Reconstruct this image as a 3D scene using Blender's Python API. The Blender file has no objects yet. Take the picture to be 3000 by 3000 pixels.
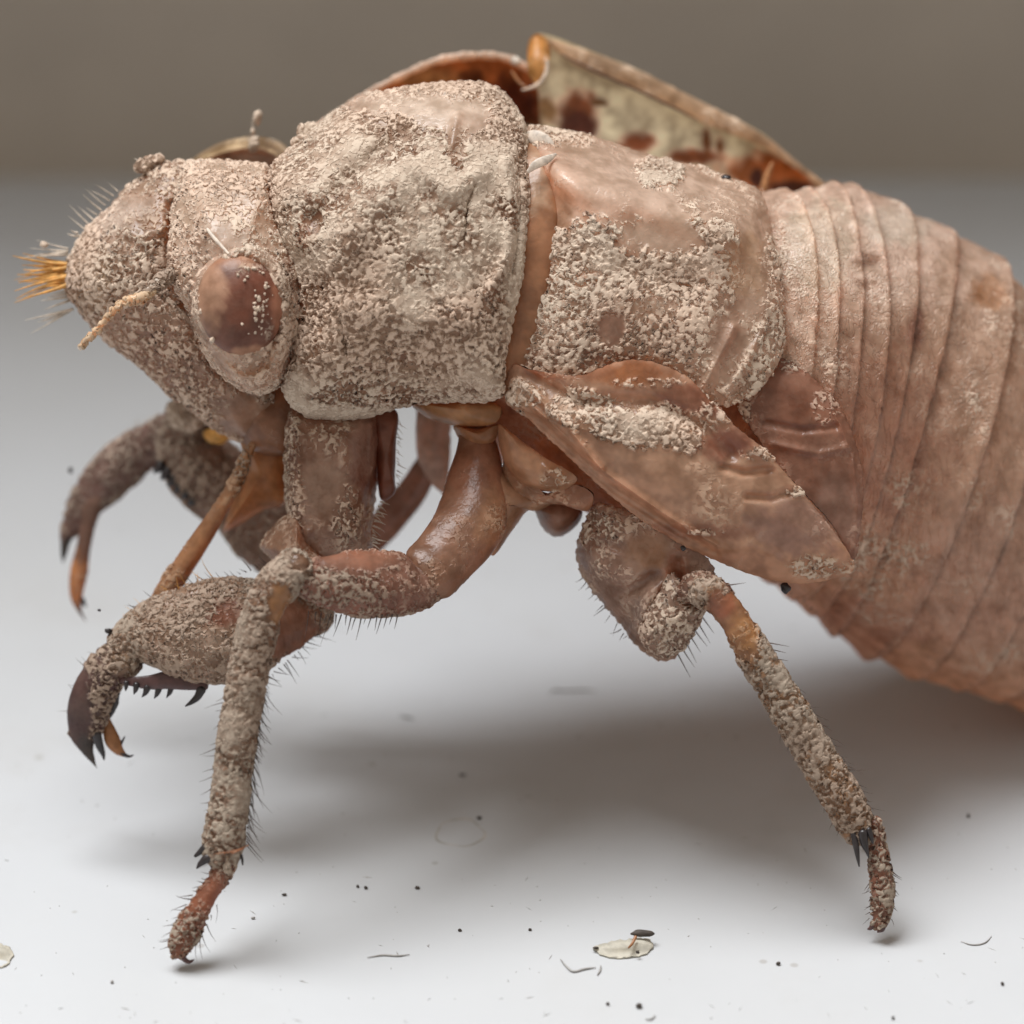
import bpy, math, random
import numpy as np
from mathutils import Vector, Matrix

# ------------------------------------------------------------------ camera, light, exposure
# the shell is built at its real size: about 35 mm long; 1 mm = 0.001 units
MM = 0.001
DIST = 110.0                       # mm from the lens to the reference plane
PITCH = math.radians(25.0)         # the lens looks down on the sill
CZ = 8.5                           # mm, height of the frame centre above the sill
scene = bpy.context.scene
col = scene.collection

cam_data = bpy.data.cameras.new("camera")
cam = bpy.data.objects.new("camera", cam_data)
col.objects.link(cam)
scene.camera = cam
cam.location = (0, -DIST * math.cos(PITCH) * MM, (CZ + DIST * math.sin(PITCH)) * MM)
cam.rotation_euler = (math.pi / 2 - PITCH, 0, 0)
cam_data.sensor_width = 36
cam_data.lens = 36 * DIST / 30.0
cam_data.clip_start = 0.005
cam_data.clip_end = 10
cam_data.dof.use_dof = True
cam_data.dof.focus_distance = (DIST - 5.0) * MM
cam_data.dof.aperture_fstop = 52

world = bpy.data.worlds.new("World")
scene.world = world
world.use_nodes = True
world.node_tree.nodes["Background"].inputs[0].default_value = (1.0, 0.90, 0.79, 1)
world.node_tree.nodes["Background"].inputs[1].default_value = 0.34

def area(name, loc, target, sx, sy, power, colour):
    d = bpy.data.lights.new(name, 'AREA')
    d.shape = 'RECTANGLE'; d.size = sx; d.size_y = sy; d.energy = power; d.color = colour
    o = bpy.data.objects.new(name, d); col.objects.link(o)
    o.location = loc
    o.rotation_euler = (Vector(target) - Vector(loc)).to_track_quat('-Z', 'Y').to_euler()
    return o
area("window_light", (-0.11, 0.075, 0.40), (0, 0, 0), 0.25, 0.22, 2.05, (0.97, 0.985, 1.0))

vs = scene.view_settings
vs.view_transform = 'Standard'; vs.look = 'None'; vs.exposure = 0.69; vs.gamma = 1.0
vs.use_curve_mapping = False
scene.cycles.max_bounces = 5
scene.cycles.diffuse_bounces = 3
scene.cycles.glossy_bounces = 2
scene.cycles.use_adaptive_sampling = True
scene.cycles.adaptive_threshold = 0.02

# ------------------------------------------------------------------ mapping and maths helpers
cT, sT = math.cos(PITCH), math.sin(PITCH)
UP = np.array([0, sT, cT]); TO = np.array([0, -cT, sT]); RT = np.array([1.0, 0, 0])

def W(p):
    """(x, y, w): drawing units, 100 to a millimetre, w = millimetres towards the viewer."""
    p = np.asarray(p, float)
    k = (DIST - p[..., 2]) / DIST
    u = (p[..., 0] - 1500) / 100 * k
    v = (1500 - p[..., 1]) / 100 * k
    q = u[..., None] * RT + v[..., None] * UP + p[..., 2][..., None] * TO
    q[..., 2] += CZ
    return q * MM

def IW(q):
    q = np.asarray(q, float) / MM
    q = q - np.array([0, 0, CZ])
    u = q @ RT; v = q @ UP; w = q @ TO
    k = (DIST - w) / DIST
    return np.stack([u / k * 100 + 1500, 1500 - v / k * 100, w], -1)

def ground_w(py, z=0.0):
    v0 = (1500 - py) / 100
    return (z - CZ - v0 * cT) / (sT - v0 * cT / DIST)

def spline(pts, n, closed=False):
    """Catmull-Rom through pts, n samples evenly spaced along the drawing plane."""
    P = np.asarray(pts, float)
    m = len(P)
    if closed:
        Q = np.vstack([P[-1], P, P[0], P[1]]); segs = m
    else:
        Q = np.vstack([2 * P[0] - P[1], P, 2 * P[-1] - P[-2]]); segs = m - 1
    sub = 16
    out = []
    t = np.linspace(0, 1, sub, endpoint=False)[:, None]
    for i in range(segs):
        a, b, c, d = Q[i], Q[i + 1], Q[i + 2], Q[i + 3]
        out.append(0.5 * (2 * b + (c - a) * t + (2 * a - 5 * b + 4 * c - d) * t ** 2 + (3 * b - a - 3 * c + d) * t ** 3))
    out = np.vstack(out + [Q[-2][None]])
    L = np.r_[0, np.cumsum(np.linalg.norm(np.diff(out[:, :2], axis=0), axis=1) + 1e-6)]
    s = np.linspace(0, L[-1], n + 1)[:-1] if closed else np.linspace(0, L[-1], n)
    return np.stack([np.interp(s, L, out[:, k]) for k in range(P.shape[1])], -1)

def wob(x, y, z=0.0, f=1.0, seed=0.0):
    """cheap smooth noise in -1..1"""
    r = 0
    for i, (a, b, c, g) in enumerate([(1, .37, .6, 1), (-.43, 1.1, .3, 1), (.83, -.71, .9, .8), (1.9, 1.3, -1.1, .5), (-2.2, 1.7, .8, .5), (3.1, -2.9, 2.1, .3)]):
        r = r + g * np.sin(f * (a * x + b * y + c * z) + seed * (i + 1.7) * 1.9 + i)
    return r / 3.2

def smooth(e0, e1, x):
    t = np.clip((x - e0) / (e1 - e0), 0, 1)
    return t * t * (3 - 2 * t)

def blob_w(X, Y, b):
    x, y, rx, ry = b[:4]
    d = np.sqrt(((X - x) / rx) ** 2 + ((Y - y) / ry) ** 2)
    d = d + 0.22 * wob(X, Y, 0, 0.045, x * .01) + 0.18 * wob(X, Y, 0, 0.13, y * .01)
    return 1 - smooth(0.55, 1.25, d)

# ------------------------------------------------------------------ materials
def nodes_of(m):
    m.use_nodes = True
    nt = m.node_tree
    nt.nodes.clear()
    return nt

class NB:
    def __init__(s, nt): s.nt = nt
    def n(s, kind, **kw):
        o = s.nt.nodes.new(kind)
        for k, v in kw.items(): setattr(o, k, v)
        return o
    def put(s, sock, v):
        if isinstance(v, bpy.types.NodeSocket): s.nt.links.new(v, sock)
        elif v is not None: sock.default_value = v
    def math(s, op, a, b=None, c=None, clamp=False):
        o = s.n('ShaderNodeMath', operation=op); o.use_clamp = clamp
        for i, v in enumerate((a, b, c)):
            if v is not None: s.put(o.inputs[i], v)
        return o.outputs[0]
    def mix(s, f, a, b, blend='MIX'):
        o = s.n('ShaderNodeMix', data_type='RGBA', blend_type=blend)
        s.put(o.inputs[0], f); s.put(o.inputs[6], a); s.put(o.inputs[7], b)
        return o.outputs[2]
    def noise(s, vec, scale, detail=2.0, rough=0.5, dist=0.0):
        o = s.n('ShaderNodeTexNoise')
        s.put(o.inputs['Vector'], vec)
        o.inputs['Scale'].default_value = scale; o.inputs['Detail'].default_value = detail
        o.inputs['Roughness'].default_value = rough; o.inputs['Distortion'].default_value = dist
        return o.outputs['Fac']
    def step(s, v, a, b, lo=0.0, hi=1.0):
        o = s.n('ShaderNodeMapRange', interpolation_type='SMOOTHSTEP')
        s.put(o.inputs[0], v); o.inputs[1].default_value = a; o.inputs[2].default_value = b
        o.inputs[3].default_value = lo; o.inputs[4].default_value = hi
        return o.outputs[0]
    def mm(s):
        tc = s.n('ShaderNodeTexCoord')
        v = s.n('ShaderNodeVectorMath', operation='SCALE')
        s.nt.links.new(tc.outputs['Object'], v.inputs[0]); v.inputs[3].default_value = 1000
        return v.outputs[0]

def rgba(c): return (c[0], c[1], c[2], 1)

def shell_material(name, scale=1.0, relief=1.0, trans=0.42, tint=(1.25, 0.90, 0.66), dark=1.0, dust=0.42, gloss=1.0, wrinkle=0.0):
    """amber cuticle with dried clay crust; attributes base_col and crust say where"""
    m = bpy.data.materials.new(name); nt = nodes_of(m); b = NB(nt)
    P = b.mm()
    base = b.n('ShaderNodeAttribute', attribute_name='base_col').outputs['Color']
    crust = b.n('ShaderNodeAttribute', attribute_name='crust').outputs['Fac']
    lump = b.noise(P, 0.8 * scale, 2, 0.55)
    mott = b.noise(P, 0.30 * scale, 1, 0.5)
    n1 = b.noise(P, 7.2 * scale, 0.8, 0.45, 0.6)
    n3 = b.noise(P, 11.0 * scale, 1, 0.6)
    n2 = b.noise(P, 2.4 * scale, 2.0, 0.55, 0.4)
    n1 = b.math('ADD', b.math('MULTIPLY', n1, 0.70), b.math('MULTIPLY', n2, 0.30))
    worm = b.step(b.math('ADD', n1, b.math('MULTIPLY', b.math('SUBTRACT', lump, 0.5), 0.16)), 0.37, 0.58)
    # where the clay sits: thick patches closed, thin ones only as scattered worm-like crumbs
    cov = b.math('ADD', crust, b.math('MULTIPLY', b.math('SUBTRACT', lump, 0.5), 0.9))
    cov = b.math('ADD', cov, b.math('MULTIPLY', b.math('SUBTRACT', worm, 0.6), 0.5))
    mask = b.step(cov, 0.30, 0.62)
    fill = b.step(b.math('ADD', mott, b.math('MULTIPLY', b.math('SUBTRACT', lump, 0.5), 0.6)), 0.42, 0.66)                       # packed clay half fills the pits in places
    rid2 = b.math('MAXIMUM', worm, b.math('MULTIPLY', fill, 0.68))
    pale = b.mix(b.step(mott, 0.38, 0.62), rgba([x * dark for x in (0.60, 0.455, 0.355)]), rgba([x * dark for x in (0.60, 0.50, 0.40)]))
    pit = b.mix(lump, rgba([x * dark for x in (0.15, 0.080, 0.048)]), rgba([x * dark for x in (0.31, 0.205, 0.142)]))  # brown of the pits, darkened to include shade between clay ridges
    clay = b.mix(rid2, pit, pale)
    clay = b.mix(b.math('MULTIPLY', n3, 0.22), clay, rgba((0.42, 0.31, 0.23)))
    tone = b.mix(b.step(b.noise(P, 1.6, 2, 0.6), 0.3, 0.7), (0.70, 0.64, 0.58, 1), (1.18, 1.17, 1.16, 1))
    bare = b.mix(1.0, base, tone, 'MULTIPLY')
    film = b.math('MULTIPLY', b.step(b.math('ADD', lump, b.math('MULTIPLY', n1, 0.5)), 0.35, 0.95), dust)
    bare = b.mix(film, bare, rgba((0.64, 0.495, 0.39)))       # thin dust film on bare cuticle
    thick = b.step(crust, 0.12, 0.62, 0.42, 1.0)
    colr = b.mix(b.math('MULTIPLY', mask, thick), bare, clay)
    pr = b.n('ShaderNodeBsdfPrincipled')
    b.put(pr.inputs['Base Color'], colr)
    b.put(pr.inputs['Roughness'], b.math('ADD', 0.33 + 0.25 * (1 - gloss), b.math('MULTIPLY', mask, 0.5)))
    b.put(pr.inputs['Specular IOR Level'], b.math('SUBTRACT', 0.5 * gloss, b.math('MULTIPLY', mask, 0.38 * gloss)))
    b.put(pr.inputs['Coat Weight'], b.math('MULTIPLY', b.math('SUBTRACT', 1.0, mask), 0.24 * gloss)); pr.inputs['Coat Roughness'].default_value = 0.22
    tr = b.n('ShaderNodeBsdfTranslucent')
    b.put(tr.inputs['Color'], b.mix(1.0, colr, rgba(tint), 'MULTIPLY'))
    mx = b.n('ShaderNodeMixShader')
    b.put(mx.inputs[0], b.math('MULTIPLY', b.math('SUBTRACT', 1.25, mask), trans))
    nt.links.new(pr.outputs[0], mx.inputs[1]); nt.links.new(tr.outputs[0], mx.inputs[2])
    # relief
    h = b.math('ADD', b.math('MULTIPLY', rid2, 0.074), b.math('MULTIPLY', lump, 0.05))
    h = b.math('ADD', h, b.math('MULTIPLY', n3, 0.006))
    h = b.math('MULTIPLY', b.math('MULTIPLY', h, mask), thick)
    fine = b.math('ADD', b.math('MULTIPLY', n1, 0.020), b.math('MULTIPLY', lump, 0.04))
    h = b.math('ADD', h, fine)
    if wrinkle:
        st = b.n('ShaderNodeVectorMath', operation='MULTIPLY'); b.put(st.inputs[0], P); st.inputs[1].default_value = (1.0, 1.0, 0.32)
        wn = b.noise(st.outputs[0], 3.2, 3, 0.62, 0.8)
        crease = b.step(b.math('ABSOLUTE', b.math('SUBTRACT', wn, 0.5)), 0.0, 0.07)
        h = b.math('ADD', h, b.math('MULTIPLY', b.math('ADD', b.math('MULTIPLY', wn, 0.7), b.math('MULTIPLY', crease, 0.3)), wrinkle))
    dp = b.n('ShaderNodeDisplacement')
    b.put(dp.inputs['Height'], h); dp.inputs['Midlevel'].default_value = 0.06
    dp.inputs['Scale'].default_value = MM * relief
    out = b.n('ShaderNodeOutputMaterial')
    nt.links.new(mx.outputs[0], out.inputs['Surface'])
    nt.links.new(dp.outputs[0], out.inputs['Displacement'])
    m.displacement_method = 'BOTH'
    return m

def plain(name, c, rough=0.5, trans=0.0, bump=0.0, bscale=4.0, var=0.25, coat=0.0):
    m = bpy.data.materials.new(name); nt = nodes_of(m); b = NB(nt)
    P = b.mm()
    f = b.noise(P, bscale, 3, 0.6)
    cc = b.mix(b.step(f, 0.3, 0.7), rgba([x * (1 - var) for x in c]), rgba([min(1, x * (1 + var)) for x in c]))
    pr = b.n('ShaderNodeBsdfPrincipled')
    b.put(pr.inputs['Base Color'], cc)
    pr.inputs['Roughness'].default_value = rough
    pr.inputs['Coat Weight'].default_value = coat
    pr.inputs['Coat Roughness'].default_value = 0.2
    out = b.n('ShaderNodeOutputMaterial')
    if bump:
        bp = b.n('ShaderNodeBump'); bp.inputs['Strength'].default_value = 1.0
        bp.inputs['Distance'].default_value = bump * MM
        b.put(bp.inputs['Height'], f); nt.links.new(bp.outputs[0], pr.inputs['Normal'])
    if trans:
        tr = b.n('ShaderNodeBsdfTranslucent'); b.put(tr.inputs['Color'], cc)
        mx = b.n('ShaderNodeMixShader'); mx.inputs[0].default_value = trans
        nt.links.new(pr.outputs[0], mx.inputs[1]); nt.links.new(tr.outputs[0], mx.inputs[2])
        nt.links.new(mx.outputs[0], out.inputs[0])
    else:
        nt.links.new(pr.outputs[0], out.inputs[0])
    return m

M_BODY = shell_material("clay_crusted_cuticle", 1.0, 1.0)
M_ABDOMEN = shell_material("wrinkled_abdomen_cuticle", 1.0, 1.0, 0.42, dust=0.5, wrinkle=0.075)
M_BARE = shell_material("bare_amber_cuticle", 1.0, 0.8, 0.42, dust=0.16)
M_LEG = shell_material("clay_crusted_leg_cuticle", 1.05, 1.0, dark=.57, dust=.14)
M_BLACK = plain("black_claw_horn", (0.022, 0.017, 0.018), 0.3, bscale=6)
M_PURPLE = plain("dark_plum_horn", (0.075, 0.034, 0.032), 0.34, bscale=3, bump=.02)
M_HAIR = plain("dark_bristle", (0.075, 0.05, 0.04), 0.5)
M_PALEHAIR = plain("pale_bristle", (0.50, 0.42, 0.34), 0.6)
M_ORANGEHAIR = plain("orange_bristle", (0.72, 0.40, 0.11), 0.45, trans=0.35)
M_TARSUS = plain("amber_claw", (0.34, 0.15, 0.06), 0.35, trans=0.25, bscale=3)
M_EYE = shell_material("eye_lens", 1.6, 0.5, 0.12, dust=0.08, gloss=0.5)
M_FLAP = shell_material("thin_backlit_cuticle", 1.0, 0.7, 0.55, (1.08, 1.06, 1.02), dust=.05)
M_WHITE = plain("white_torn_membrane", (0.70, 0.61, 0.52), 0.5, trans=0.3)
M_CREAM = plain("cream_crumb", (0.52, 0.41, 0.32), 0.9, bump=.05, bscale=5)

AMBER = (0.36, 0.165, 0.058)
ORANGE = (0.34, 0.125, 0.03)
BROWN = (0.20, 0.098, 0.057)
DARKRED = (0.10, 0.022, 0.010)
TAN = (0.40, 0.29, 0.205)
PINK = (0.33, 0.215, 0.155)
MID = (0.26, 0.145, 0.09)

# ------------------------------------------------------------------ mesh helpers
def add_obj(name, V, F, mat, parent=None, smoothed=True):
    me = bpy.data.meshes.new(name)
    me.from_pydata(V.tolist() if isinstance(V, np.ndarray) else V, [], F)
    if smoothed: me.polygons.foreach_set('use_smooth', [True] * len(me.polygons))
    me.materials.append(mat)
    me.update()
    o = bpy.data.objects.new(name, me)
    col.objects.link(o)
    if parent is not None: o.parent = parent
    return o

def paint(o, V, colour, crust, colblobs=(), cblobs=()):
    n = len(V)
    pr = IW(V)
    X, Y = pr[:, 0], pr[:, 1]
    C = np.tile(np.array(colour, float), (n, 1))
    for bl in colblobs:
        w = blob_w(X, Y, bl)[:, None]
        C = C * (1 - w) + np.array(bl[4], float) * w
    lum = C.mean(1)[:, None]
    C = np.clip((lum + (C - lum) * 0.98) * 1.28 * np.array([1.0, 1.0, 0.995]), 0.004, 0.85)
    K = np.full(n, float(crust))
    for bl in cblobs:
        w = blob_w(X, Y, bl)
        K = K * (1 - w) + bl[4] * w
    a = o.data.attributes.new('base_col', 'FLOAT_COLOR', 'POINT')
    a.data.foreach_set('color', np.c_[C, np.ones(n)].astype(np.float32).ravel())
    a = o.data.attributes.new('crust', 'FLOAT', 'POINT')
    a.data.foreach_set('value', K.astype(np.float32))

def grid_faces(nr, ns, closed=True, off=0, flip=False):
    r = np.arange(nr - 1)[:, None]; s = np.arange(ns if closed else ns - 1)[None, :]
    s2 = (s + 1) % ns
    a = off + r * ns + s; b_ = off + r * ns + s2; c = off + (r + 1) * ns + s2; d = off + (r + 1) * ns + s
    q = np.stack([a, b_, c, d], -1).reshape(-1, 4)
    return (q[:, ::-1] if flip else q).tolist()

def seg_dist(X, Y, pts):
    best = np.full(X.shape, 1e9)
    for (x1, y1), (x2, y2) in zip(pts[:-1], pts[1:]):
        dx, dy = x2 - x1, y2 - y1
        t = np.clip(((X - x1) * dx + (Y - y1) * dy) / (dx * dx + dy * dy), 0, 1)
        best = np.minimum(best, np.hypot(X - x1 - t * dx, Y - y1 - t * dy))
    return best

def dome(name, outline, centre, parent, mat=None, colour=BROWN, crust=0.0, colblobs=(), cblobs=(),
         ridges=(), skirt=0.25, back=0.0, step=5.5, power=2.0, rough=0.0, q=0.5):
    """A curved plate: outline points (x, y, w) at the rim, centre (x, y, w) at the crown."""
    O = np.asarray(outline, float)
    per = np.linalg.norm(np.diff(np.vstack([O, O[:1]])[:, :2], axis=0), axis=1).sum()
    ns = int(min(560, max(24, per / step)))
    R = spline(O, ns, True)
    c = np.asarray(centre, float)
    rad = np.linalg.norm(R[:, :2] - c[:2], axis=1).max()
    nt_ = int(min(110, max(7, rad / step)))
    t = np.sin(np.linspace(0, 1, nt_ + 1)[1:] * math.pi / 2)
    g = np.clip(1 - t ** power, 0, 1) ** q
    XY = c[:2] + t[:, None, None] * (R[None, :, :2] - c[:2])
    Wd = R[None, :, 2] + (c[2] - R[None, :, 2]) * g[:, None]
    if rough:
        a = np.arange(ns) / ns * per
        rr = rough * (np.sin(a * .11) * .4 + np.sin(a * .23 + 1) * .5 + np.sin(a * .51 + 2) * .3)
        dr = R[:, :2] - c[:2]; dr = dr / np.linalg.norm(dr, axis=1)[:, None]
        XY = XY + (t ** 14)[:, None, None] * (rr[:, None] * dr)[None]
        R = R.copy(); R[:, :2] += rr[:, None] * dr
    rings = [np.concatenate([XY, Wd[..., None]], -1)]
    D0 = rings[0]
    fade = (1 - t ** 8)[:, None]
    for rd in ridges:
        pts, wd, hh = rd
        d = seg_dist(D0[..., 0], D0[..., 1], pts)
        D0[..., 2] += hh * np.exp(-(d / wd) ** 2) * fade
    cw = c.copy()
    for rd in ridges:
        pts, wd, hh = rd
        cw[2] += hh * np.exp(-(seg_dist(np.array([c[0]]), np.array([c[1]]), pts)[0] / wd) ** 2)
    parts = [D0]
    if back:
        tb = np.sin(np.linspace(1, 0, 14)[:-1] * math.pi / 2)[1:]
        gb = np.sqrt(1 - tb ** 2)
        XYb = c[:2] + tb[:, None, None] * (R[None, :, :2] - c[:2])
        Wb = np.repeat(R[None, :, 2], len(tb), 0) - back * gb[:, None]
        parts.append(np.concatenate([XYb, Wb[..., None]], -1))
    elif skirt:
        inn = R[:, :2] - c[:2]; inn = inn / np.linalg.norm(inn, axis=1)[:, None]
        for f, dn in ((0.35, 1.0), (1.0, 3.0)):
            parts.append(np.c_[R[:, :2] - inn * dn * 1.5, R[:, 2] - skirt * f][None])
    G = np.concatenate(parts, 0)
    nr = G.shape[0]
    P = np.vstack([cw[None], G.reshape(-1, 3)])
    V = W(P)
    F = [[0, 1 + i, 1 + (i + 1) % ns] for i in range(ns)]
    F = [[f[0], f[2], f[1]] for f in F]
    F += grid_faces(nr, ns, True, 1)
    if back:
        V = np.vstack([V, W(np.array([[c[0], c[1], R[:, 2].mean() - back]]))])
        last = 1 + (nr - 1) * ns
        F += [[len(V) - 1, last + i, last + (i + 1) % ns] for i in range(ns)]
    # make the crown face the viewer
    f0 = F[len(F) // 3]
    fa = [f for f in F[ns:ns + ns * 3:7]]
    nsum = 0
    for f in fa:
        nsum += np.dot(np.cross(V[f[1]] - V[f[0]], V[f[2]] - V[f[0]]), TO)
    if nsum < 0: F = [f[::-1] for f in F]
    # centre fan must agree
    fc = F[0]
    if np.dot(np.cross(V[fc[1]] - V[fc[0]], V[fc[2]] - V[fc[0]]), TO) < 0:
        for i in range(ns): F[i] = F[i][::-1]
    o = add_obj(name, V, F, mat or M_BODY, parent)
    paint(o, V, colour, crust, colblobs, cblobs)
    return o

def tube(name, pts, parent, mat=None, colour=BROWN, crust=0.0, colblobs=(), cblobs=(), dep=0.9, step=5.0,
         n_ang=None, cap=True, lump=0.0, ridge=None):
    """A limb: points (x, y, w, r) with r the half width in drawing units."""
    P = np.asarray(pts, float)
    L = np.linalg.norm(np.diff(P[:, :2], axis=0), axis=1).sum() + 30 * np.abs(np.diff(P[:, 2])).sum() * 0
    n = int(max(6, L / step))
    Q = spline(P, n)
    Q[:, 3] = np.maximum(Q[:, 3], 0.6)
    if lump:
        s = np.linspace(0, L, n)
        Q[:, 3] *= 1 + lump * (np.sin(s * .09 + P[0, 0]) * .5 + np.sin(s * .21) * .35 + np.sin(s * .47 + 2) * .3)
    if cap:
        def capring(e0, e1):
            d = e0[:3] - e1[:3]; d = d / (np.linalg.norm(d[:2]) + 1e-6)
            out = []
            for a in (0.35, 0.7, 0.92):
                q = e0.copy(); q[:3] = q[:3] + d * np.array([1, 1, 1]) * e0[3] * 0.8 * a
                q[3] = e0[3] * math.sqrt(1 - a * a); out.append(q)
            return out
        A = capring(Q[0], Q[1])[::-1]; B = capring(Q[-1], Q[-2])
        Q = np.vstack([A, Q, B])
    n = len(Q)
    C = W(Q[:, :3])
    rad = Q[:, 3] / 100 * (DIST - Q[:, 2]) / DIST * MM
    T = np.gradient(C, axis=0); T /= np.linalg.norm(T, axis=1)[:, None] + 1e-12
    Sd = np.cross(T, TO); Sd /= np.linalg.norm(Sd, axis=1)[:, None] + 1e-9
    N = np.cross(Sd, T)
    rmax = Q[:, 3].max()
    k = n_ang or int(min(110, max(6, 2 * math.pi * rmax / (step * 1.15))))
    a = np.linspace(0, 2 * math.pi, k, endpoint=False)
    prof = np.ones((n, k)) * (1 + (0.055 if rmax > 25 else 0) * np.cos(3 * a + .6) - (0.03 if rmax > 25 else 0))[None]
    if ridge:
        for ang, wd, hh in ridge:
            dd = np.angle(np.exp(1j * (a - ang)))
            prof *= (1 + hh * np.exp(-(dd / wd) ** 2))[None]
    V = C[:, None, :] + rad[:, None, None] * prof[..., None] * (np.cos(a)[None, :, None] * Sd[:, None, :] + dep * np.sin(a)[None, :, None] * N[:, None, :])
    V = V.reshape(-1, 3)
    F = grid_faces(n, k, True, 0)
    V = np.vstack([V, C[0][None], C[-1][None]])
    i0, i1 = len(V) - 2, len(V) - 1
    F += [[i0, (j + 1) % k, j] for j in range(k)]
    b_ = (n - 1) * k
    F += [[i1, b_ + j, b_ + (j + 1) % k] for j in range(k)]
    # outward check
    m = n // 2
    f = F[m * k]
    nn = np.cross(V[f[1]] - V[f[0]], V[f[2]] - V[f[0]])
    if np.dot(nn, V[f[0]] - C[m]) < 0: F = [g[::-1] for g in F]
    o = add_obj(name, V, F, mat or M_LEG, parent)
    paint(o, V, colour, crust, colblobs, cblobs)
    return o

def loft(name, rings, parent, mat=None, a0=0.0, a1=360.0, colour=BROWN, crust=0.0, colblobs=(), cblobs=(),
         lip=0.0, band=0.0, step=6.0, capend=False, wrinkle=0.0, n_u=None):
    """rings of (top, near, bottom) points joined into one skin; a = 0 top, 90 near side, 180 bottom"""
    R = np.asarray(rings, float)                     # (m,3,3)
    m = len(R)
    n = n_u or max(8, int(np.linalg.norm(R[-1, 1, :2] - R[0, 1, :2]) / step))
    flat = R.reshape(m, 9)
    if m == 2:
        u = np.linspace(0, 1, n)[:, None]; S = flat[0] * (1 - u) + flat[1] * u
    else:
        Q = np.vstack([2 * flat[0] - flat[1], flat, 2 * flat[-1] - flat[-2]])
        us = np.linspace(0, m - 1 - 1e-6, n); S = []
        for x in us:
            i = int(x); t = x - i
            a, b_, c, d = Q[i], Q[i + 1], Q[i + 2], Q[i + 3]
            S.append(0.5 * (2 * b_ + (c - a) * t + (2 * a - 5 * b_ + 4 * c - d) * t ** 2 + (3 * b_ - a - 3 * c + d) * t ** 3))
        S = np.array(S)
    S = S.reshape(n, 3, 3)
    T, N, B = W(S[:, 0]), W(S[:, 1]), W(S[:, 2])
    C = (T + B) / 2
    full = (a1 - a0) >= 359.9
    k = int(min(420, 3.4 * np.linalg.norm(R[m // 2, 0, :2] - R[m // 2, 2, :2]) / step * (a1 - a0) / 360))
    ang = np.radians(np.linspace(a0, a1, k, endpoint=not full))
    sc = np.ones(n)
    if lip:
        u = np.linspace(0, 1, n)
        sc = 1 + lip * u ** 1.5
        sc[-1] = 1 - lip * 0.5; sc[-2] = 1 + lip * .75
    V = C[:, None] + sc[:, None, None] * (np.cos(ang)[None, :, None] * (T - C)[:, None] + np.sin(ang)[None, :, None] * (N - C)[:, None])
    if wrinkle:
        nd = (N - C); nd = nd / np.linalg.norm(nd, axis=1)[:, None]
        pr = IW(V.reshape(-1, 3)).reshape(V.shape)
        dv = V - C[:, None]; dv = dv / np.linalg.norm(dv, axis=2)[..., None]
        V = V + dv * (wrinkle * MM * wob(pr[..., 0], pr[..., 1], pr[..., 2] * 30, 0.018, 3.0) + 0.3 * wrinkle * MM * wob(pr[..., 0], pr[..., 1], pr[..., 2] * 30, 0.055, 5.0))[..., None]
    V = V.reshape(-1, 3)
    F = grid_faces(n, k, full, 0)
    if capend:
        V = np.vstack([V, C[-1][None]])
        b_ = (n - 1) * k
        F += [[len(V) - 1, b_ + j, b_ + (j + 1) % k] for j in range(k)]
    f = F[(n // 2) * (k if full else k - 1) + k // 4]
    nn = np.cross(V[f[1]] - V[f[0]], V[f[2]] - V[f[0]])
    if np.dot(nn, V[f[0]] - C[n // 2]) < 0: F = [g[::-1] for g in F]
    o = add_obj(name, V, F, mat or M_BODY, parent)
    paint(o, V, colour, crust, colblobs, cblobs)
    if band:                                        # paler hind margin of each ring; dark front paints in groove shade
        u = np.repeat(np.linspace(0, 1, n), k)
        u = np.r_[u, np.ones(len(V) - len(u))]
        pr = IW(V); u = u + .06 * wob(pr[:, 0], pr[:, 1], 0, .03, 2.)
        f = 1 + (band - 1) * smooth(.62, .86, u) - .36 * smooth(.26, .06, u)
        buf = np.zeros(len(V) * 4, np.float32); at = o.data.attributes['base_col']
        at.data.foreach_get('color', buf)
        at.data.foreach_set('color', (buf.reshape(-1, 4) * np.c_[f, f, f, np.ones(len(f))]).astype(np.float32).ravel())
    return o

def strip(name, top, bot, parent, mat=None, n_v=24, bulge=0.0, colour=TAN, crust=0.0, colblobs=(), cblobs=(), step=6.0, thick=0.1):
    """a sheet between two lines, with thickness"""
    T0 = np.asarray(top, float)
    L = np.linalg.norm(np.diff(T0[:, :2], axis=0), axis=1).sum()
    n = int(max(8, L / step))
    T = spline(top, n); B = spline(bot, n)
    v = np.linspace(0, 1, n_v)
    G = T[None] * (1 - v)[:, None, None] + B[None] * v[:, None, None]
    G[..., 2] += bulge * np.sin(v * math.pi)[:, None]
    Gb = G.copy(); Gb[..., 2] -= thick
    A = np.vstack([G.reshape(-1, 3), Gb.reshape(-1, 3)])
    V = W(A)
    N1 = n * n_v
    F = grid_faces(n_v, n, False, 0)
    f = F[len(F) // 2]
    fl = np.dot(np.cross(V[f[1]] - V[f[0]], V[f[2]] - V[f[0]]), TO) < 0
    F = grid_faces(n_v, n, False, 0, fl) + grid_faces(n_v, n, False, N1, not fl)
    def edge(ids):
        for i, j in zip(ids[:-1], ids[1:]): F.append([i, j, j + N1, i + N1] if not fl else [j, i, i + N1, j + N1])
    edge(list(range(n))); edge(list(range(N1 - 1, N1 - n - 1, -1)))
    edge([i * n for i in range(n_v)][::-1]); edge([i * n + n - 1 for i in range(n_v)])
    o = add_obj(name, V, F, mat or M_BODY, parent)
    paint(o, V, colour, crust, colblobs, cblobs)
    return o

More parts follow.
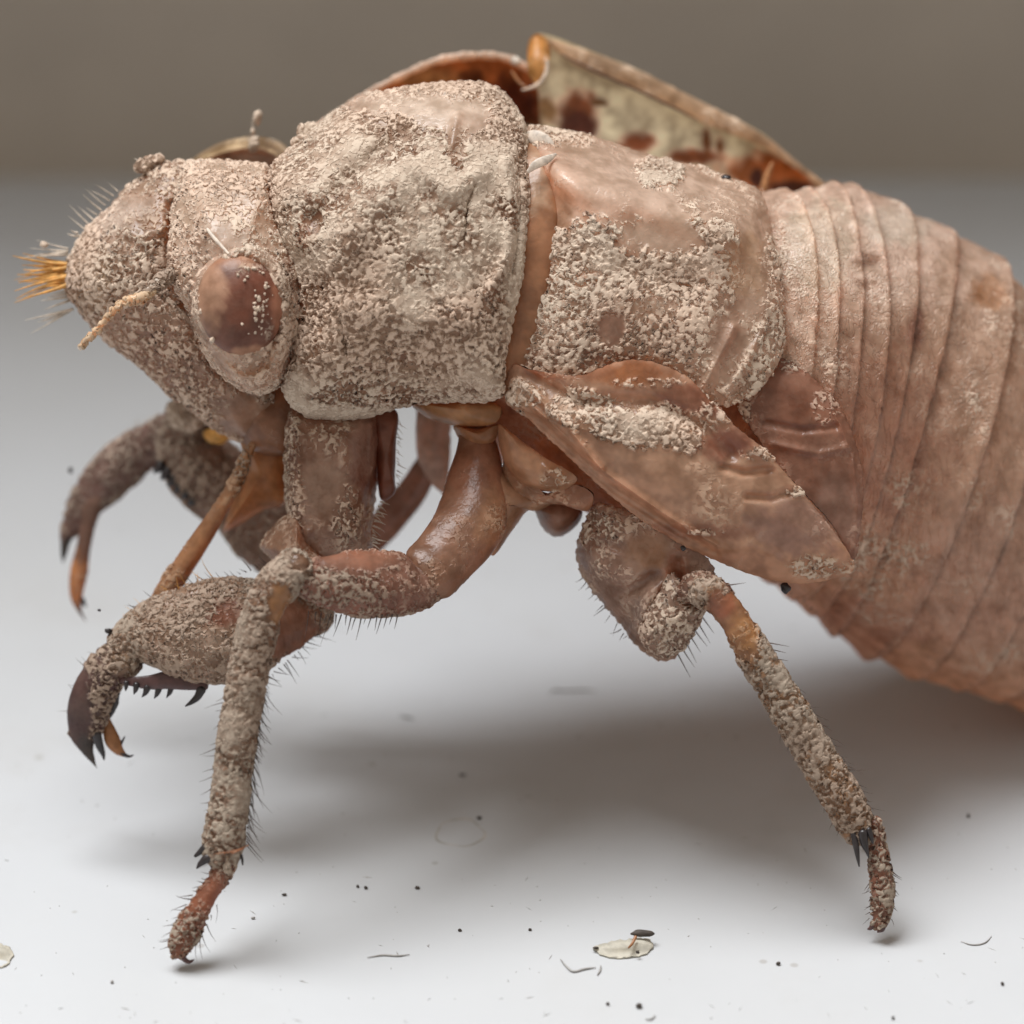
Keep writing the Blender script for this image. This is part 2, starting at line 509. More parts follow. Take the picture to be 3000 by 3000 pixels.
rng = random.Random(11)
def bristles(name, specs, parent, mat=None, label=None):
    """specs: (x, y, w, angle degrees in the picture (0 = right, 90 = up), length, r, bend)"""
    V, F = [], []
    for (x, y, w, ang, ln, r, bend) in specs:
        n = 6; k = 4
        path = []
        a = math.radians(ang); px, py = x, y
        dw = rng.uniform(-.35, .35) * ln / 100
        for i in range(n):
            t = i / (n - 1)
            path.append((px, py, w + dw * t))
            aa = a + math.radians(bend) * t
            px += math.cos(aa) * ln / (n - 1); py -= math.sin(aa) * ln / (n - 1)
        C = W(np.array(path))
        off = len(V)
        for i in range(n):
            rr = r / 100 * MM * (1 - 0.85 * (i / (n - 1)))
            T = C[min(i + 1, n - 1)] - C[max(i - 1, 0)]; T /= np.linalg.norm(T)
            S = np.cross(T, TO); S /= np.linalg.norm(S); N = np.cross(S, T)
            for j in range(k):
                q = 2 * math.pi * j / k
                V.append((C[i] + rr * (math.cos(q) * S + math.sin(q) * N)).tolist())
        for i in range(n - 1):
            for j in range(k):
                F.append([off + i * k + j, off + i * k + (j + 1) % k, off + (i + 1) * k + (j + 1) % k, off + (i + 1) * k + j])
    o = add_obj(name, V, F, mat or M_HAIR, parent)
    o['kind'] = 'stuff'
    return o

def along(path, n, side, spread=(60, 90), ln=(30, 70), r=2.4, bend=(-35, 30), tilt=0, j=6):
    """bristle specs along a polyline of (x, y, w); side = +1/-1 picks the outward side"""
    P = spline(np.asarray(path, float), 60)
    out = []
    n = int(n * 1.35)
    for i in range(n):
        k = min(58, int((i + rng.random() * .8) / n * 59))
        d = P[k + 1] - P[k]
        a = math.degrees(math.atan2(-d[1], d[0])) + side * rng.uniform(*spread) + tilt
        out.append((P[k, 0] + rng.uniform(-j, j) * .3, P[k, 1] + rng.uniform(-j, j) * .3, P[k, 2], a, rng.uniform(*ln) * rng.choice((.6, .9, 1, 1.25)), r * .72 * rng.uniform(.7, 1.2), rng.uniform(*bend)))
    return out

def spike(name, pts, parent, mat=None):
    return tube(name, pts, parent, mat or M_BLACK, step=3.0, n_ang=10)

def crumb(name, x, y, w, rx, ry, parent, mat=None, seed=1, crust=0.9, rd=None):
    import bmesh
    bm = bmesh.new(); bmesh.ops.create_icosphere(bm, subdivisions=3, radius=1)
    V = np.array([v.co[:] for v in bm.verts]); F = [[v.index for v in f.verts] for f in bm.faces]; bm.free()
    V = V * (1 + 0.28 * wob(V[:, 0], V[:, 1], V[:, 2], 2.6, seed))[:, None]
    Q = np.c_[x + V[:, 0] * rx, y - V[:, 1] * ry, w + V[:, 2] * (rd or (rx + ry) / 2) / 100]
    V = W(Q)
    o = add_obj(name, V, F, mat or M_CREAM, parent)
    paint(o, V, TAN, crust)
    return o

def group_part(name, parent, label=None, loc=(0, 0, 0)):
    e = bpy.data.objects.new(name, None); col.objects.link(e); e.parent = parent
    e.empty_display_size = 0.002
    if label: e['label'] = label
    return e

# ------------------------------------------------------------------ setting: sill and frame behind
def sill_material():
    m = bpy.data.materials.new("white_gloss_paint"); nt = nodes_of(m); b = NB(nt)
    P = b.mm()
    big = b.noise(P, 0.035, 3, 0.55)
    smear = b.noise(P, 0.16, 4, 0.6)
    fine = b.noise(P, 1.6, 3, 0.65)
    dots = b.n('ShaderNodeTexVoronoi'); b.put(dots.inputs['Vector'], P); dots.inputs['Scale'].default_value = 0.42
    dsz = b.noise(P, 0.9, 1, 0.5)
    dm = b.step(b.math('ADD', dots.outputs['Distance'], b.math('MULTIPLY', dsz, -0.075)), 0.0, 0.03, 0.55, 0.0)
    c = b.mix(b.step(big, 0.35, 0.7), rgba((0.465, 0.48, 0.50)), rgba((0.44, 0.45, 0.46)))
    c = b.mix(b.step(smear, 0.50, 0.78, 0, 0.6), c, rgba((0.40, 0.40, 0.40)))
    c = b.mix(b.step(fine, 0.62, 0.8, 0, 0.22), c, rgba((0.50, 0.49, 0.48)))
    c = b.mix(dm, c, rgba((0.28, 0.26, 0.24)))
    pr = b.n('ShaderNodeBsdfPrincipled'); b.put(pr.inputs['Base Color'], c)
    b.put(pr.inputs['Roughness'], b.step(smear, 0.3, 0.8, 0.36, 0.55))
    pr.inputs['Specular IOR Level'].default_value = 0.4
    bp = b.n('ShaderNodeBump'); bp.inputs['Distance'].default_value = 0.02 * MM; bp.inputs['Strength'].default_value = 0.6
    b.put(bp.inputs['Height'], b.math('ADD', b.noise(P, 0.5, 3, 0.6), b.math('MULTIPLY', fine, 0.3)))
    nt.links.new(bp.outputs[0], pr.inputs['Normal'])
    out = b.n('ShaderNodeOutputMaterial'); nt.links.new(pr.outputs[0], out.inputs[0])
    return m
M_SILL = sill_material()

def profile_sheet(name, prof, x0, x1, mat):
    V = []; F = []
    for (y, z) in prof:
        V.append((x0 * MM, y * MM, z * MM)); V.append((x1 * MM, y * MM, z * MM))
    for i in range(len(prof) - 1):
        F.append([2 * i, 2 * i + 1, 2 * i + 3, 2 * i + 2])
    return add_obj(name, V, F, mat, None, False)
WALL_Y = 52.0
sill = profile_sheet("windowsill", [(-400, 0), (WALL_Y + 40, 0)], -500, 500, M_SILL)
sill['kind'] = 'structure'; sill['label'] = 'white painted windowsill with fine dust under the shell'
M_FRAME = plain("grey_white_frame_paint", (0.385, 0.34, 0.29), 0.5, bscale=0.12, var=0.05)
fr = profile_sheet("window_frame", [(WALL_Y, -1), (WALL_Y, 78), (WALL_Y - 19, 80), (WALL_Y - 19, 92), (WALL_Y + 40, 92), (WALL_Y + 40, -1)], -500, 500, M_FRAME)  # the overhang at the top is unseen, added to shade the back of the sill
fr['kind'] = 'structure'; fr['label'] = 'pale window frame standing blurred behind the shell, with an added unseen ledge that shades the sill'

# ------------------------------------------------------------------ the cicada shell
shell = bpy.data.objects.new("cicada_shell", None); col.objects.link(shell)
shell.empty_display_size = 0.005
shell['label'] = 'empty clay-crusted cicada nymph shell split open along its back'
shell['category'] = 'insect shell'

# ---- abdomen: one mesh for each ring
abd = group_part("abdomen", shell, 'pale ringed abdomen, smooth on top and brown below')
def ring(T, N, B, c, h=5.3): return ((T[0], T[1], c), (N[0], N[1], c + h), (B[0], B[1], c))
RG = [
    ring((2150, 566), (2225, 1020), (2080, 1480), -0.6, 5.1),
    ring((2290, 566), (2385, 1060), (2170, 1590), -0.9, 5.25),
    ring((2350, 562), (2450, 1090), (2220, 1650), -1.2, 5.3),
    ring((2424, 552), (2515, 1120), (2275, 1705), -1.6, 5.35),
    ring((2490, 563), (2590, 1150), (2340, 1745), -2.0, 5.4),
    ring((2640, 612), (2645, 1190), (2395, 1790), -2.5, 5.4),
    ring((2785, 702), (2715, 1235), (2460, 1848), -3.0, 5.4),
    ring((2916, 775), (2885, 1330), (2560, 1925), -3.6, 5.3),
    ring((3045, 905), (2990, 1470), (2680, 1976), -4.2, 5.1),
    ring((3170, 1060), (3090, 1610), (2800, 2006), -4.8, 4.8),
    ring((3280, 1230), (3180, 1730), (2920, 2030), -5.4, 4.4),
    ring((3370, 1420), (3260, 1840), (3040, 2075), -5.9, 3.9),
    ring((3430, 1620), (3330, 1940), (3150, 2130), -6.2, 3.0),
    ring((3470, 1850), (3400, 2040), (3280, 2190), -6.4, 1.7),
    ring((3480, 2080), (3450, 2150), (3400, 2220), -6.5, 0.5),
]
abd_col = [(2560, 720, 320, 190, (0.66, 0.55, 0.465)), (2850, 800, 120, 120, (0.55, 0.43, 0.34)), (2560, 1280, 230, 300, (0.30, 0.155, 0.095)),  # cuticle tones; the paler top partly paints in light from above
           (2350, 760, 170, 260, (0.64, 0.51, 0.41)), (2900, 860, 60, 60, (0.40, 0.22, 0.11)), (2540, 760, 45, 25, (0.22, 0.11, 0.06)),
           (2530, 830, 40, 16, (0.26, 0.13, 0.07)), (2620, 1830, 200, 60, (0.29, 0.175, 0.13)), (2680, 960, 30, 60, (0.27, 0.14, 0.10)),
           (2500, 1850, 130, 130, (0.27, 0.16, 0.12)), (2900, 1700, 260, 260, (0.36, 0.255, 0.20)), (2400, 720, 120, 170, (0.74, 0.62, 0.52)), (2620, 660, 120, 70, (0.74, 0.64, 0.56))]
abd_crust = [(2330, 930, 110, 150, .30), (2270, 760, 40, 200, .30), (2430, 1000, 80, 100, .30), (2960, 960, 90, 130, .28), (2850, 1300, 60, 260, .27), (2680, 1450, 90, 90, .28), (2560, 1650, 190, 110, .34), (2620, 700, 200, 90, .02), (2560, 1250, 130, 160, .04)]
for i in range(len(RG) - 1):
    A0 = np.array(RG[i]) if i == 0 else np.array(RG[i]) * .86 + np.array(RG[i - 1]) * .14
    sub = [A0, np.array(RG[i + 1])]
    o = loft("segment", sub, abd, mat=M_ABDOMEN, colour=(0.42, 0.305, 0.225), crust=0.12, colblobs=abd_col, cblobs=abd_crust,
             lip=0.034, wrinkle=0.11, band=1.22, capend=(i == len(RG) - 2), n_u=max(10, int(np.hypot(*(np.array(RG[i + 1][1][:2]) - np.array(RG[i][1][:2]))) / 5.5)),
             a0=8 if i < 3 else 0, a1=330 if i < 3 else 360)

# ---- thorax core under the plates
core = loft("thorax_underside", [
    ring((820, 700), (800, 950), (840, 1150), 1.2, 2.6),
    ring((1000, 560), (1000, 900), (1000, 1190), 1.0, 3.6),
    ring((1250, 520), (1250, 900), (1250, 1190), 0.7, 4.0),
    ring((1500, 600), (1500, 980), (1490, 1370), 0.4, 4.3),
    ring((1750, 680), (1740, 1100), (1690, 1488), 0.0, 4.5),
    ring((2000, 700), (1990, 1150), (1900, 1560), -0.3, 4.6),
    ring((2230, 740), (2300, 1150), (2120, 1600), -0.7, 4.7)], shell, colour=BROWN, crust=0.15,
    colblobs=[(1540, 1370, 130, 90, (0.40, 0.20, 0.09))], wrinkle=.06)

# ---- far half of the split back
far = group_part("far_back_half", shell, 'far half of the split back, seen from inside')
strip("pronotum_wall", [(850, 452, -2.10), (930, 372, -2.20), (1020, 312, -2.30), (1100, 264, -2.40), (1190, 220, -2.50), (1266, 187, -2.60), (1330, 170, -2.70), (1421, 165, -2.80), (1500, 176, -2.90), (1545, 210, -3.00), (1575, 270, -3.10)],
      [(900, 700, -2.2), (960, 600, -2.5), (1040, 560, -2.7), (1120, 540, -2.8), (1200, 540, -2.9), (1266, 540, -3), (1330, 540, -3.1), (1421, 540, -3.2), (1500, 540, -3.3), (1545, 560, -3.3), (1590, 570, -3.3)],
      far, mat=M_FLAP, colour=(0.46, 0.20, 0.075), crust=0.0, bulge=-.5, thick=.12,
      colblobs=[(1500, 320, 80, 90, (0.16, 0.035, 0.012)), (1240, 225, 120, 30, (0.45, 0.27, 0.14)), (1380, 225, 40, 25, (0.20, 0.07, 0.02))])
tube("split_edge", [(860, 440, -1.80, 9), (930, 368, -1.90, 10), (1020, 308, -2.00, 11), (1095, 264, -2.10, 13), (1190, 216, -2.20, 14), (1266, 184, -2.40, 15), (1330, 168, -2.50, 16), (1421, 163, -2.60, 15), (1490, 172, -2.70, 14), (1530, 192, -2.70, 16), (1556, 212, -2.70, 10)],
     far, mat=M_BODY, colour=(0.70, 0.60, 0.50), crust=.12, lump=.18, dep=.8)
crumb("torn_flake", 1512, 178, -2.4, 16, 13, far, M_WHITE, 3)
# mesothorax flap standing up
strip("flap", [(1552, 150, -3.50), (1572, 104, -3.50), (1610, 106, -3.50), (1681, 131, -3.60), (1748, 157, -3.70), (1862, 203, -3.80), (1966, 255, -3.90), (2069, 307, -4.00), (2173, 359, -4.10), (2250, 405, -4.20), (2328, 472, -4.40), (2415, 540, -4.70)],
      [(1500, 560, -2.4), (1540, 560, -2.5), (1600, 565, -2.6), (1690, 570, -2.7), (1760, 580, -2.8), (1870, 600, -2.9), (1980, 620, -3.0), (2080, 640, -3.2), (2180, 660, -3.4), (2260, 680, -3.5), (2330, 690, -3.5), (2420, 690, -3.5)],
      far, mat=M_FLAP, colour=(0.72, 0.63, 0.52), crust=0.0, bulge=-.7, n_v=70,
      colblobs=[(1690, 330, 66, 62, (0.30, 0.11, 0.04)), (1600, 320, 30, 40, (0.42, 0.27, 0.13)), (1695, 372, 58, 50, (0.14, 0.035, 0.016)), (1755, 300, 26, 12, (0.20, 0.10, 0.03)), (1870, 420, 50, 32, (0.30, 0.10, 0.035)), (1800, 430, 60, 12, (0.28, 0.10, 0.035)),
                (2030, 460, 85, 24, (0.32, 0.11, 0.035)), (2070, 420, 12, 40, (0.24, 0.09, 0.02)), (2110, 430, 14, 30, (0.24, 0.09, 0.02)), (2260, 510, 150, 66, (0.46, 0.18, 0.055)), (2320, 548, 75, 22, (0.14, 0.035, 0.01)), (2215, 520, 20, 30, (0.09, 0.02, 0.01)), (1560, 400, 34, 130, (0.36, 0.29, 0.19))])
tube("flap_margin", [(1600, 118, -2.95, 12), (1690, 162, -3.00, 26), (1760, 190, -3.05, 30), (1862, 232, -3.10, 31), (1966, 282, -3.15, 31), (2069, 333, -3.20, 29), (2173, 380, -3.30, 24), (2250, 422, -3.50, 18), (2328, 480, -3.70, 12), (2410, 542, -4.00, 10)],
     far, mat=M_FLAP, colour=(0.62, 0.50, 0.38), crust=.16, dep=.35, lump=.05)
tube("margin_line", [(1640, 158, -2.80, 1.5), (1700, 188, -2.82, 3), (1760, 217, -2.86, 3.4), (1862, 262, -2.90, 3.4), (1966, 312, -2.95, 3.4), (2040, 350, -3.00, 1.5)], far, mat=M_PURPLE, step=4, n_ang=8)
# the curl at the flap's front
strip("flap_curl", [(1546, 150, -2.60), (1552, 120, -2.55), (1570, 102, -2.50), (1598, 112, -2.55), (1612, 150, -2.40)],
      [(1548, 215, -2.0), (1560, 232, -1.95), (1575, 245, -1.9), (1592, 235, -1.85), (1602, 200, -1.8)], far, mat=M_FLAP, colour=(0.55, 0.33, 0.11), bulge=.25, n_v=16)
tube("flap_fold", [(1604, 180, -1.80, 5), (1601, 212, -1.75, 7), (1586, 240, -1.70, 7), (1562, 256, -1.70, 6), (1530, 264, -1.80, 3)], far, mat=M_CREAM)
tube("inner_thread", [(1500, 210, -2.20, 4), (1520, 240, -2.10, 5), (1540, 255, -2.00, 4)], far, mat=M_TARSUS)
tube("inner_fold", [(2235, 560, -1.80, 12), (2245, 520, -2.40, 10), (2262, 480, -2.80, 6)], far, mat=M_TARSUS)

# ---- mesothorax side
thx = dome("thorax_side", [(1545, 372, 2.6), (1629, 380, 2.4), (1748, 400, 2.2), (1862, 436, 2.1), (1966, 467, 2.0), (2043, 484, 1.9), (2111, 507, 1.8), (2199, 537, 1.9), (2242, 580, 2.4),
     (2268, 700, 3.6), (2295, 850, 4.4), (2300, 1000, 4.8), (2255, 1110, 5.3), (2120, 1190, 5.6), (1900, 1160, 5.4), (1700, 1150, 5.4), (1520, 1130, 5.0), (1535, 1000, 5.0), (1574, 850, 5.0), (1600, 700, 4.9), (1606, 560, 4.5), (1562, 455, 3.6)],
     (1900, 800, 6.0), shell, q=.72, colour=(0.50, 0.37, 0.275), crust=0.40, rough=2,
     colblobs=[(1800, 560, 300, 110, (0.62, 0.49, 0.39)), (2180, 780, 70, 110, (0.38, 0.245, 0.14)), (1960, 690, 110, 70, (0.36, 0.265, 0.19)), (1790, 960, 50, 60, (0.20, 0.085, 0.04)), (2130, 980, 60, 110, (0.33, 0.20, 0.13)), (1700, 1060, 200, 40, (0.26, 0.12, 0.06)), (1620, 640, 60, 100, (0.36, 0.22, 0.13))],
     cblobs=[(1790, 520, 330, 150, .04), (1640, 400, 130, 40, .42), (1935, 510, 75, 48, .85), (2160, 640, 140, 150, .15), (1960, 690, 100, 52, .02), (1840, 695, 50, 40, .2), (2060, 690, 85, 50, .95), (1720, 740, 130, 90, .95), (1960, 790, 150, 90, .72), (1790, 960, 40, 50, .15), (2200, 820, 60, 130, .15), (1650, 980, 130, 110, .6), (1880, 1010, 150, 80, .55), (1720, 860, 150, 80, .62), (1960, 690, 110, 56, .0), (1840, 710, 50, 40, .15), (2130, 1000, 70, 110, .12), (1790, 960, 45, 50, .08)],
     ridges=[([(1560, 500), (1750, 540), (1960, 620), (2120, 690)], 70, 0.532), ([(1820, 480), (1930, 530), (2010, 590)], 30, -0.210), ([(1930, 490), (1960, 530)], 45, 0.308), ([(2210, 620), (2250, 900)], 22, 0.210), ([(2150, 960), (2080, 1100), (2040, 1180)], 14, 0.196), ([(2240, 950), (2190, 1060), (2130, 1150)], 12, 0.210), ([(1880, 650), (2000, 700)], 60, -0.224), ([(1850, 780), (2000, 830)], 60, -0.252)])
# brown joint between pronotum and thorax
dome("joint_membrane", [(1500, 420, 2.9), (1600, 430, 3.4), (1640, 600, 4.8), (1625, 800, 5.1), (1585, 1000, 5.1), (1530, 1130, 5.0), (1460, 1120, 4.9), (1480, 800, 5.1), (1490, 560, 4.5)],
     (1560, 780, 5.35), shell, mat=M_BARE, colour=(0.36, 0.165, 0.07), crust=0.0, colblobs=[(1575, 520, 50, 110, (0.48, 0.32, 0.20))])
tube("torn_membrane", [(1535, 398, 3.2, 10), (1565, 402, 3.6, 22), (1600, 418, 3.7, 20), (1622, 445, 3.8, 6)], shell, mat=M_WHITE, dep=.35)
tube("torn_membrane", [(1548, 502, 5.0, 6), (1570, 482, 5.0, 13), (1600, 468, 4.9, 13), (1628, 452, 4.6, 4)], shell, mat=M_WHITE, dep=.4)

# ---- pronotum
pron = dome("pronotum", [(919, 383, 2.6), (955, 351, 2.5), (1033, 294, 2.4), (1090, 273, 2.4), (1188, 258, 2.4), (1292, 245, 2.4), (1385, 241, 2.4), (1437, 252, 2.4), (1478, 278, 2.5), (1509, 319, 2.7), (1530, 356, 3.0),
     (1538, 407, 3.5), (1543, 500, 4.3), (1549, 545, 4.6), (1546, 600, 4.9), (1538, 671, 5.2), (1531, 775, 5.4), (1512, 878, 5.5), (1490, 982, 5.5), (1475, 1080, 5.4), (1470, 1150, 5.2),
     (1420, 1172, 4.8), (1320, 1172, 4.3), (1180, 1188, 4.0), (1060, 1222, 3.8), (970, 1228, 3.8), (890, 1212, 3.9), (835, 1150, 4.1), (838, 1070, 4.3), (862, 980, 4.5), (872, 870, 4.6), (850, 770, 4.5), (815, 690, 4.3), (786, 600, 3.9), (788, 500, 3.4), (850, 440, 2.9)],
     (1190, 760, 6.4), shell, colour=(0.30, 0.17, 0.10), crust=0.86, rough=3,
     colblobs=[(860, 720, 60, 120, (0.26, 0.11, 0.05)), (1290, 310, 300, 80, (0.68, 0.56, 0.46)), (1430, 420, 110, 90, (0.55, 0.43, 0.34))],
     cblobs=[(1150, 300, 170, 40, .25), (1330, 330, 150, 60, .22), (1340, 420, 40, 60, .3), (1380, 890, 90, 50, .5), (1150, 1160, 260, 40, .62), (1040, 1120, 110, 50, .6), (910, 690, 45, 60, .42), (950, 560, 60, 60, .62), (1500, 640, 26, 60, .55), (1440, 1150, 200, 22, .6), (870, 900, 30, 80, .55)],
     ridges=[([(930, 640), (1000, 560), (1100, 470), (1180, 400)], 40, -0.374), ([(1000, 760), (1050, 620), (1150, 540)], 60, 0.306), ([(1480, 480), (1500, 600), (1490, 740), (1430, 860)], 16, 0.272), ([(1520, 470), (1522, 640), (1500, 800)], 10, -0.306), ([(1390, 540), (1370, 600), (1360, 700)], 6, -0.238), ([(1200, 480), (1320, 560), (1400, 510)], 30, 0.238), ([(1000, 940), (1020, 1070)], 10, -0.170), ([(1340, 330), (1325, 420)], 18, 0.204), ([(960, 860), (1150, 940), (1350, 930)], 60, 0.170), ([(880, 760), (930, 860), (900, 960)], 35, -0.340)])
crumb("clay_crumb", 893, 392, 2.6, 18, 22, pron, M_BODY, 2, .95)
crumb("clay_crumb", 912, 376, 2.6, 14, 16, pron, M_BODY, 5, .95)
crumb("clay_crumb", 880, 418, 2.8, 26, 15, pron, M_BODY, 8, .95)
crumb("pore", 1227, 326, 4.0, 11, 13, pron, M_BLACK, 4, rd=8)

# ---- head
head = dome("head", [(536, 488, 2.2), (580, 472, 2.2), (650, 470, 2.3), (730, 478, 2.5), (785, 492, 2.8), (800, 580, 3.6), (835, 690, 4.2), (872, 780, 4.5), (885, 880, 4.6), (880, 980, 4.5), (862, 1060, 4.3), (830, 1120, 4.1),
     (780, 1150, 4.0), (720, 1145, 3.9), (660, 1110, 4.1), (610, 1050, 4.2), (575, 980, 4.3), (548, 900, 4.4), (510, 840, 4.4), (492, 770, 4.2), (496, 690, 3.9), (505, 600, 3.3)],
     (690, 820, 6.0), shell, colour=(0.62, 0.51, 0.41), crust=0.40, rough=3, skirt=.9,
     colblobs=[(640, 720, 110, 90, (0.56, 0.48, 0.40)), (860, 740, 30, 120, (0.25, 0.10, 0.045))],
     cblobs=[(640, 710, 80, 70, .12), (740, 680, 60, 60, .3), (560, 560, 60, 60, .42), (680, 540, 110, 50, .6), (590, 720, 40, 80, .5)],
     ridges=[([(600, 650), (700, 750), (740, 860)], 60, .25), ([(550, 620), (560, 760)], 25, -.15)])
strip("far_head_half", [(548, 480, -.3), (595, 445, -.5), (650, 418, -.6), (720, 402, -.7), (785, 404, -.7), (830, 424, -.7), (862, 462, -.6)],
      [(552, 492, -1.0), (600, 466, -1.1), (655, 444, -1.2), (720, 434, -1.3), (780, 444, -1.3), (815, 462, -1.3), (850, 500, -1.2)], head, mat=M_FLAP, colour=(0.70, 0.60, 0.50), crust=.22, n_v=8, bulge=.25, thick=.2)
strip("shaded_gap_lining", [(560, 480, -1.3), (610, 462, -1.4), (660, 444, -1.5), (720, 436, -1.6), (780, 446, -1.6), (830, 480, -1.5)],  # inner sheet whose dark brown stands for the shadowed gap
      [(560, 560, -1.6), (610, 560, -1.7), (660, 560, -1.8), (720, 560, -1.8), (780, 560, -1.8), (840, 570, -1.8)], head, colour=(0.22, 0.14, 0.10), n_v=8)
crumb("clay_crumb", 745, 420, -.4, 10, 20, head, M_BODY, 9, .8)
crumb("clay_crumb", 755, 345, -.4, 13, 22, head, M_CREAM, 7)
crumb("clay_crumb", 740, 386, -.4, 7, 12, head, M_CREAM, 6)
bristles("stalk", [(745, 415, -.4, 100, 75, 3.0, -15)], head, M_PALEHAIR)
# eye: swollen socket, glassy lens
dome("eye_socket", [(600, 760, 5.3), (680, 712, 5.5), (770, 725, 5.5), (832, 800, 5.4), (858, 910, 5.2), (850, 1020, 5.0), (822, 1100, 4.8), (770, 1142, 4.7), (705, 1132, 4.8), (645, 1082, 5.0), (595, 1005, 5.1), (560, 910, 5.2), (562, 820, 5.2)],
     (712, 910, 6.6), head, colour=(0.58, 0.455, 0.355), crust=.3, rough=4, skirt=.7, power=2.6,
     cblobs=[(720, 740, 70, 40, .6), (830, 900, 30, 120, .5)], colblobs=[(704, 893, 118, 150, (0.36, 0.20, 0.125))],
     ridges=[([(578, 850), (585, 930), (630, 1035), (690, 1105), (755, 1122), (805, 1085), (840, 980), (842, 880), (800, 770), (720, 728), (630, 755), (582, 820)], 22, .38), ([(600, 960), (650, 1050), (715, 1092), (775, 1070), (815, 970)], 11, -.2)])
eye_rot = math.radians(-12)
EO = []
for i in range(20):
    a = 2 * math.pi * i / 20
    ex, ey = 126 * math.cos(a), 152 * math.sin(a)
    EO.append((703 + ex * math.cos(eye_rot) - ey * math.sin(eye_rot), 893 + ex * math.sin(eye_rot) + ey * math.cos(eye_rot), 6.2))
eye = dome("eye", EO, (706, 893, 7.0), head, mat=M_EYE, skirt=.5, colour=(0.10, 0.028, 0.014), crust=.0,
           colblobs=[(612, 850, 56, 130, (0.27, 0.145, 0.09)), (690, 748, 100, 40, (0.22, 0.10, 0.055)), (818, 900, 26, 90, (0.24, 0.09, 0.05)), (730, 1040, 90, 24, (0.30, 0.15, 0.09))], cblobs=[(740, 800, 50, 40, .22), (785, 930, 26, 80, .22)])
for i in range(64):
    a = rng.gauss(0.2, 0.9); rr = rng.uniform(0.25, 0.95)
    gx, gy = 703 + 20 + rr * 85 * math.cos(a), 893 + rr * 125 * math.sin(a)
    t2 = ((gx - 706) / 112) ** 2 + ((gy - 893) / 148) ** 2
    if t2 > .85: continue
    q = rng.uniform(2.2, 6.0)
    crumb("dust_grain", gx, gy, 6.2 + .8 * math.sqrt(1 - t2), q, q * rng.uniform(.7, 1.5), head, M_CREAM, i)
for gx, gy, q in ((590, 912, 7), (628, 946, 9), (645, 918, 7), (622, 996, 8)):
    crumb("dust_grain", gx, gy, 6.45, q, q * 1.2, head, M_CREAM, gx)
tube("scratch", [(608, 672, 5.85, 5), (628, 698, 6.05, 6), (650, 722, 6.2, 5), (668, 742, 6.35, 4)], head, mat=M_WHITE, dep=.5)

# ---- face
face = dome("face", [(540, 484, 2.2), (500, 476, 2.0), (466, 484, 1.9), (414, 520, 1.8), (362, 556, 1.7), (310, 611, 1.7), (259, 662, 1.7), (223, 719, 1.7), (200, 765, 1.7), (191, 805, 1.7), (197, 855, 1.7), (223, 897, 1.7), (259, 942, 1.7), (300, 988, 1.7), (362, 1040, 1.6), (414, 1078, 1.5), (466, 1128, 1.4),
     (507, 1168, 1.4), (569, 1211, 1.4), (637, 1260, 1.4), (700, 1290, 1.5), (745, 1285, 2.0), (800, 1210, 2.6), (790, 1130, 2.9), (700, 1090, 3.0), (620, 1000, 3.0), (570, 900, 3.0), (545, 780, 3.0), (540, 620, 2.6)],
     (420, 810, 3.9), shell, colour=(0.42, 0.30, 0.22), crust=0.46, back=3.2, rough=3,
     colblobs=[(360, 640, 110, 60, (0.50, 0.41, 0.34)), (440, 650, 60, 24, (0.36, 0.22, 0.13)), (520, 1080, 260, 130, (0.27, 0.15, 0.095)), (720, 1240, 70, 70, (0.28, 0.13, 0.055)), (260, 830, 70, 80, (0.34, 0.23, 0.12))],
     cblobs=[(370, 620, 130, 60, .25), (430, 655, 60, 30, .3), (300, 800, 130, 120, .72), (450, 760, 60, 70, .7), (470, 990, 130, 90, .4), (560, 1130, 160, 60, .45), (720, 1230, 70, 60, .05)],
     ridges=[([(380, 680), (420, 700), (480, 660)], 18, .12), ([(500, 600), (500, 800)], 14, -.2), ([(570, 980), (650, 1090), (740, 1160)], 18, -.15), ([(450, 1110), (600, 1210), (690, 1270)], 10, -.1)])
crumb("clay_crumb", 420, 490, 2.2, 26, 20, face, M_BODY, 2, .9)
crumb("clay_crumb", 450, 468, 2.2, 26, 12, face, M_BODY, 6, .95)
crumb("clay_crumb", 466, 460, 2.2, 12, 12, face, M_CREAM, 9)
bristles("stalk", [(424, 486, 2.2, 140, 38, 5, 10), (460, 470, 2.2, 70, 26, 6, 10)], face, M_PALEHAIR)
spec = []
for i in range(26):                                                  # orange tuft on the snout
    y0 = rng.uniform(770, 842)
    spec.append((196, y0, 1.7 + rng.uniform(-.3, .6), 180 + (800 - y0) * -.15 + rng.uniform(-12, 16), rng.uniform(60, 165), rng.uniform(3.5, 8), rng.uniform(-26, 26)))
bristles("snout_tuft", spec, face, M_ORANGEHAIR)
spec = [(215, 905, 1.8, 200 + rng.uniform(-8, 12), rng.uniform(60, 150), 3.6, rng.uniform(-6, 6)) for i in range(8)]
spec += [(205, 850 + 10 * i, 1.8, 195 + rng.uniform(-8, 8), rng.uniform(50, 90), 4.5, 0) for i in range(4)]
spec += [(200, 735 + rng.uniform(-8, 14), 1.8, 182 + rng.uniform(-26, 8), rng.uniform(50, 150), 3.0, rng.uniform(-8, 8)) for i in range(7)]
bristles("snout_bristles", spec, face, M_PALEHAIR)
spec = [(345 - 12 * i, 560 + 14 * i, 1.8, 140 + rng.uniform(-5, 8), rng.uniform(30, 85), 2.6, rng.uniform(-10, 10)) for i in range(9)]
spec += [(235, 690, 1.8, 190, 40, 4.5, -50), (228, 682, 1.8, 175, 24, 4, -40)]
bristles("brow_bristles", spec, face, M_PALEHAIR)
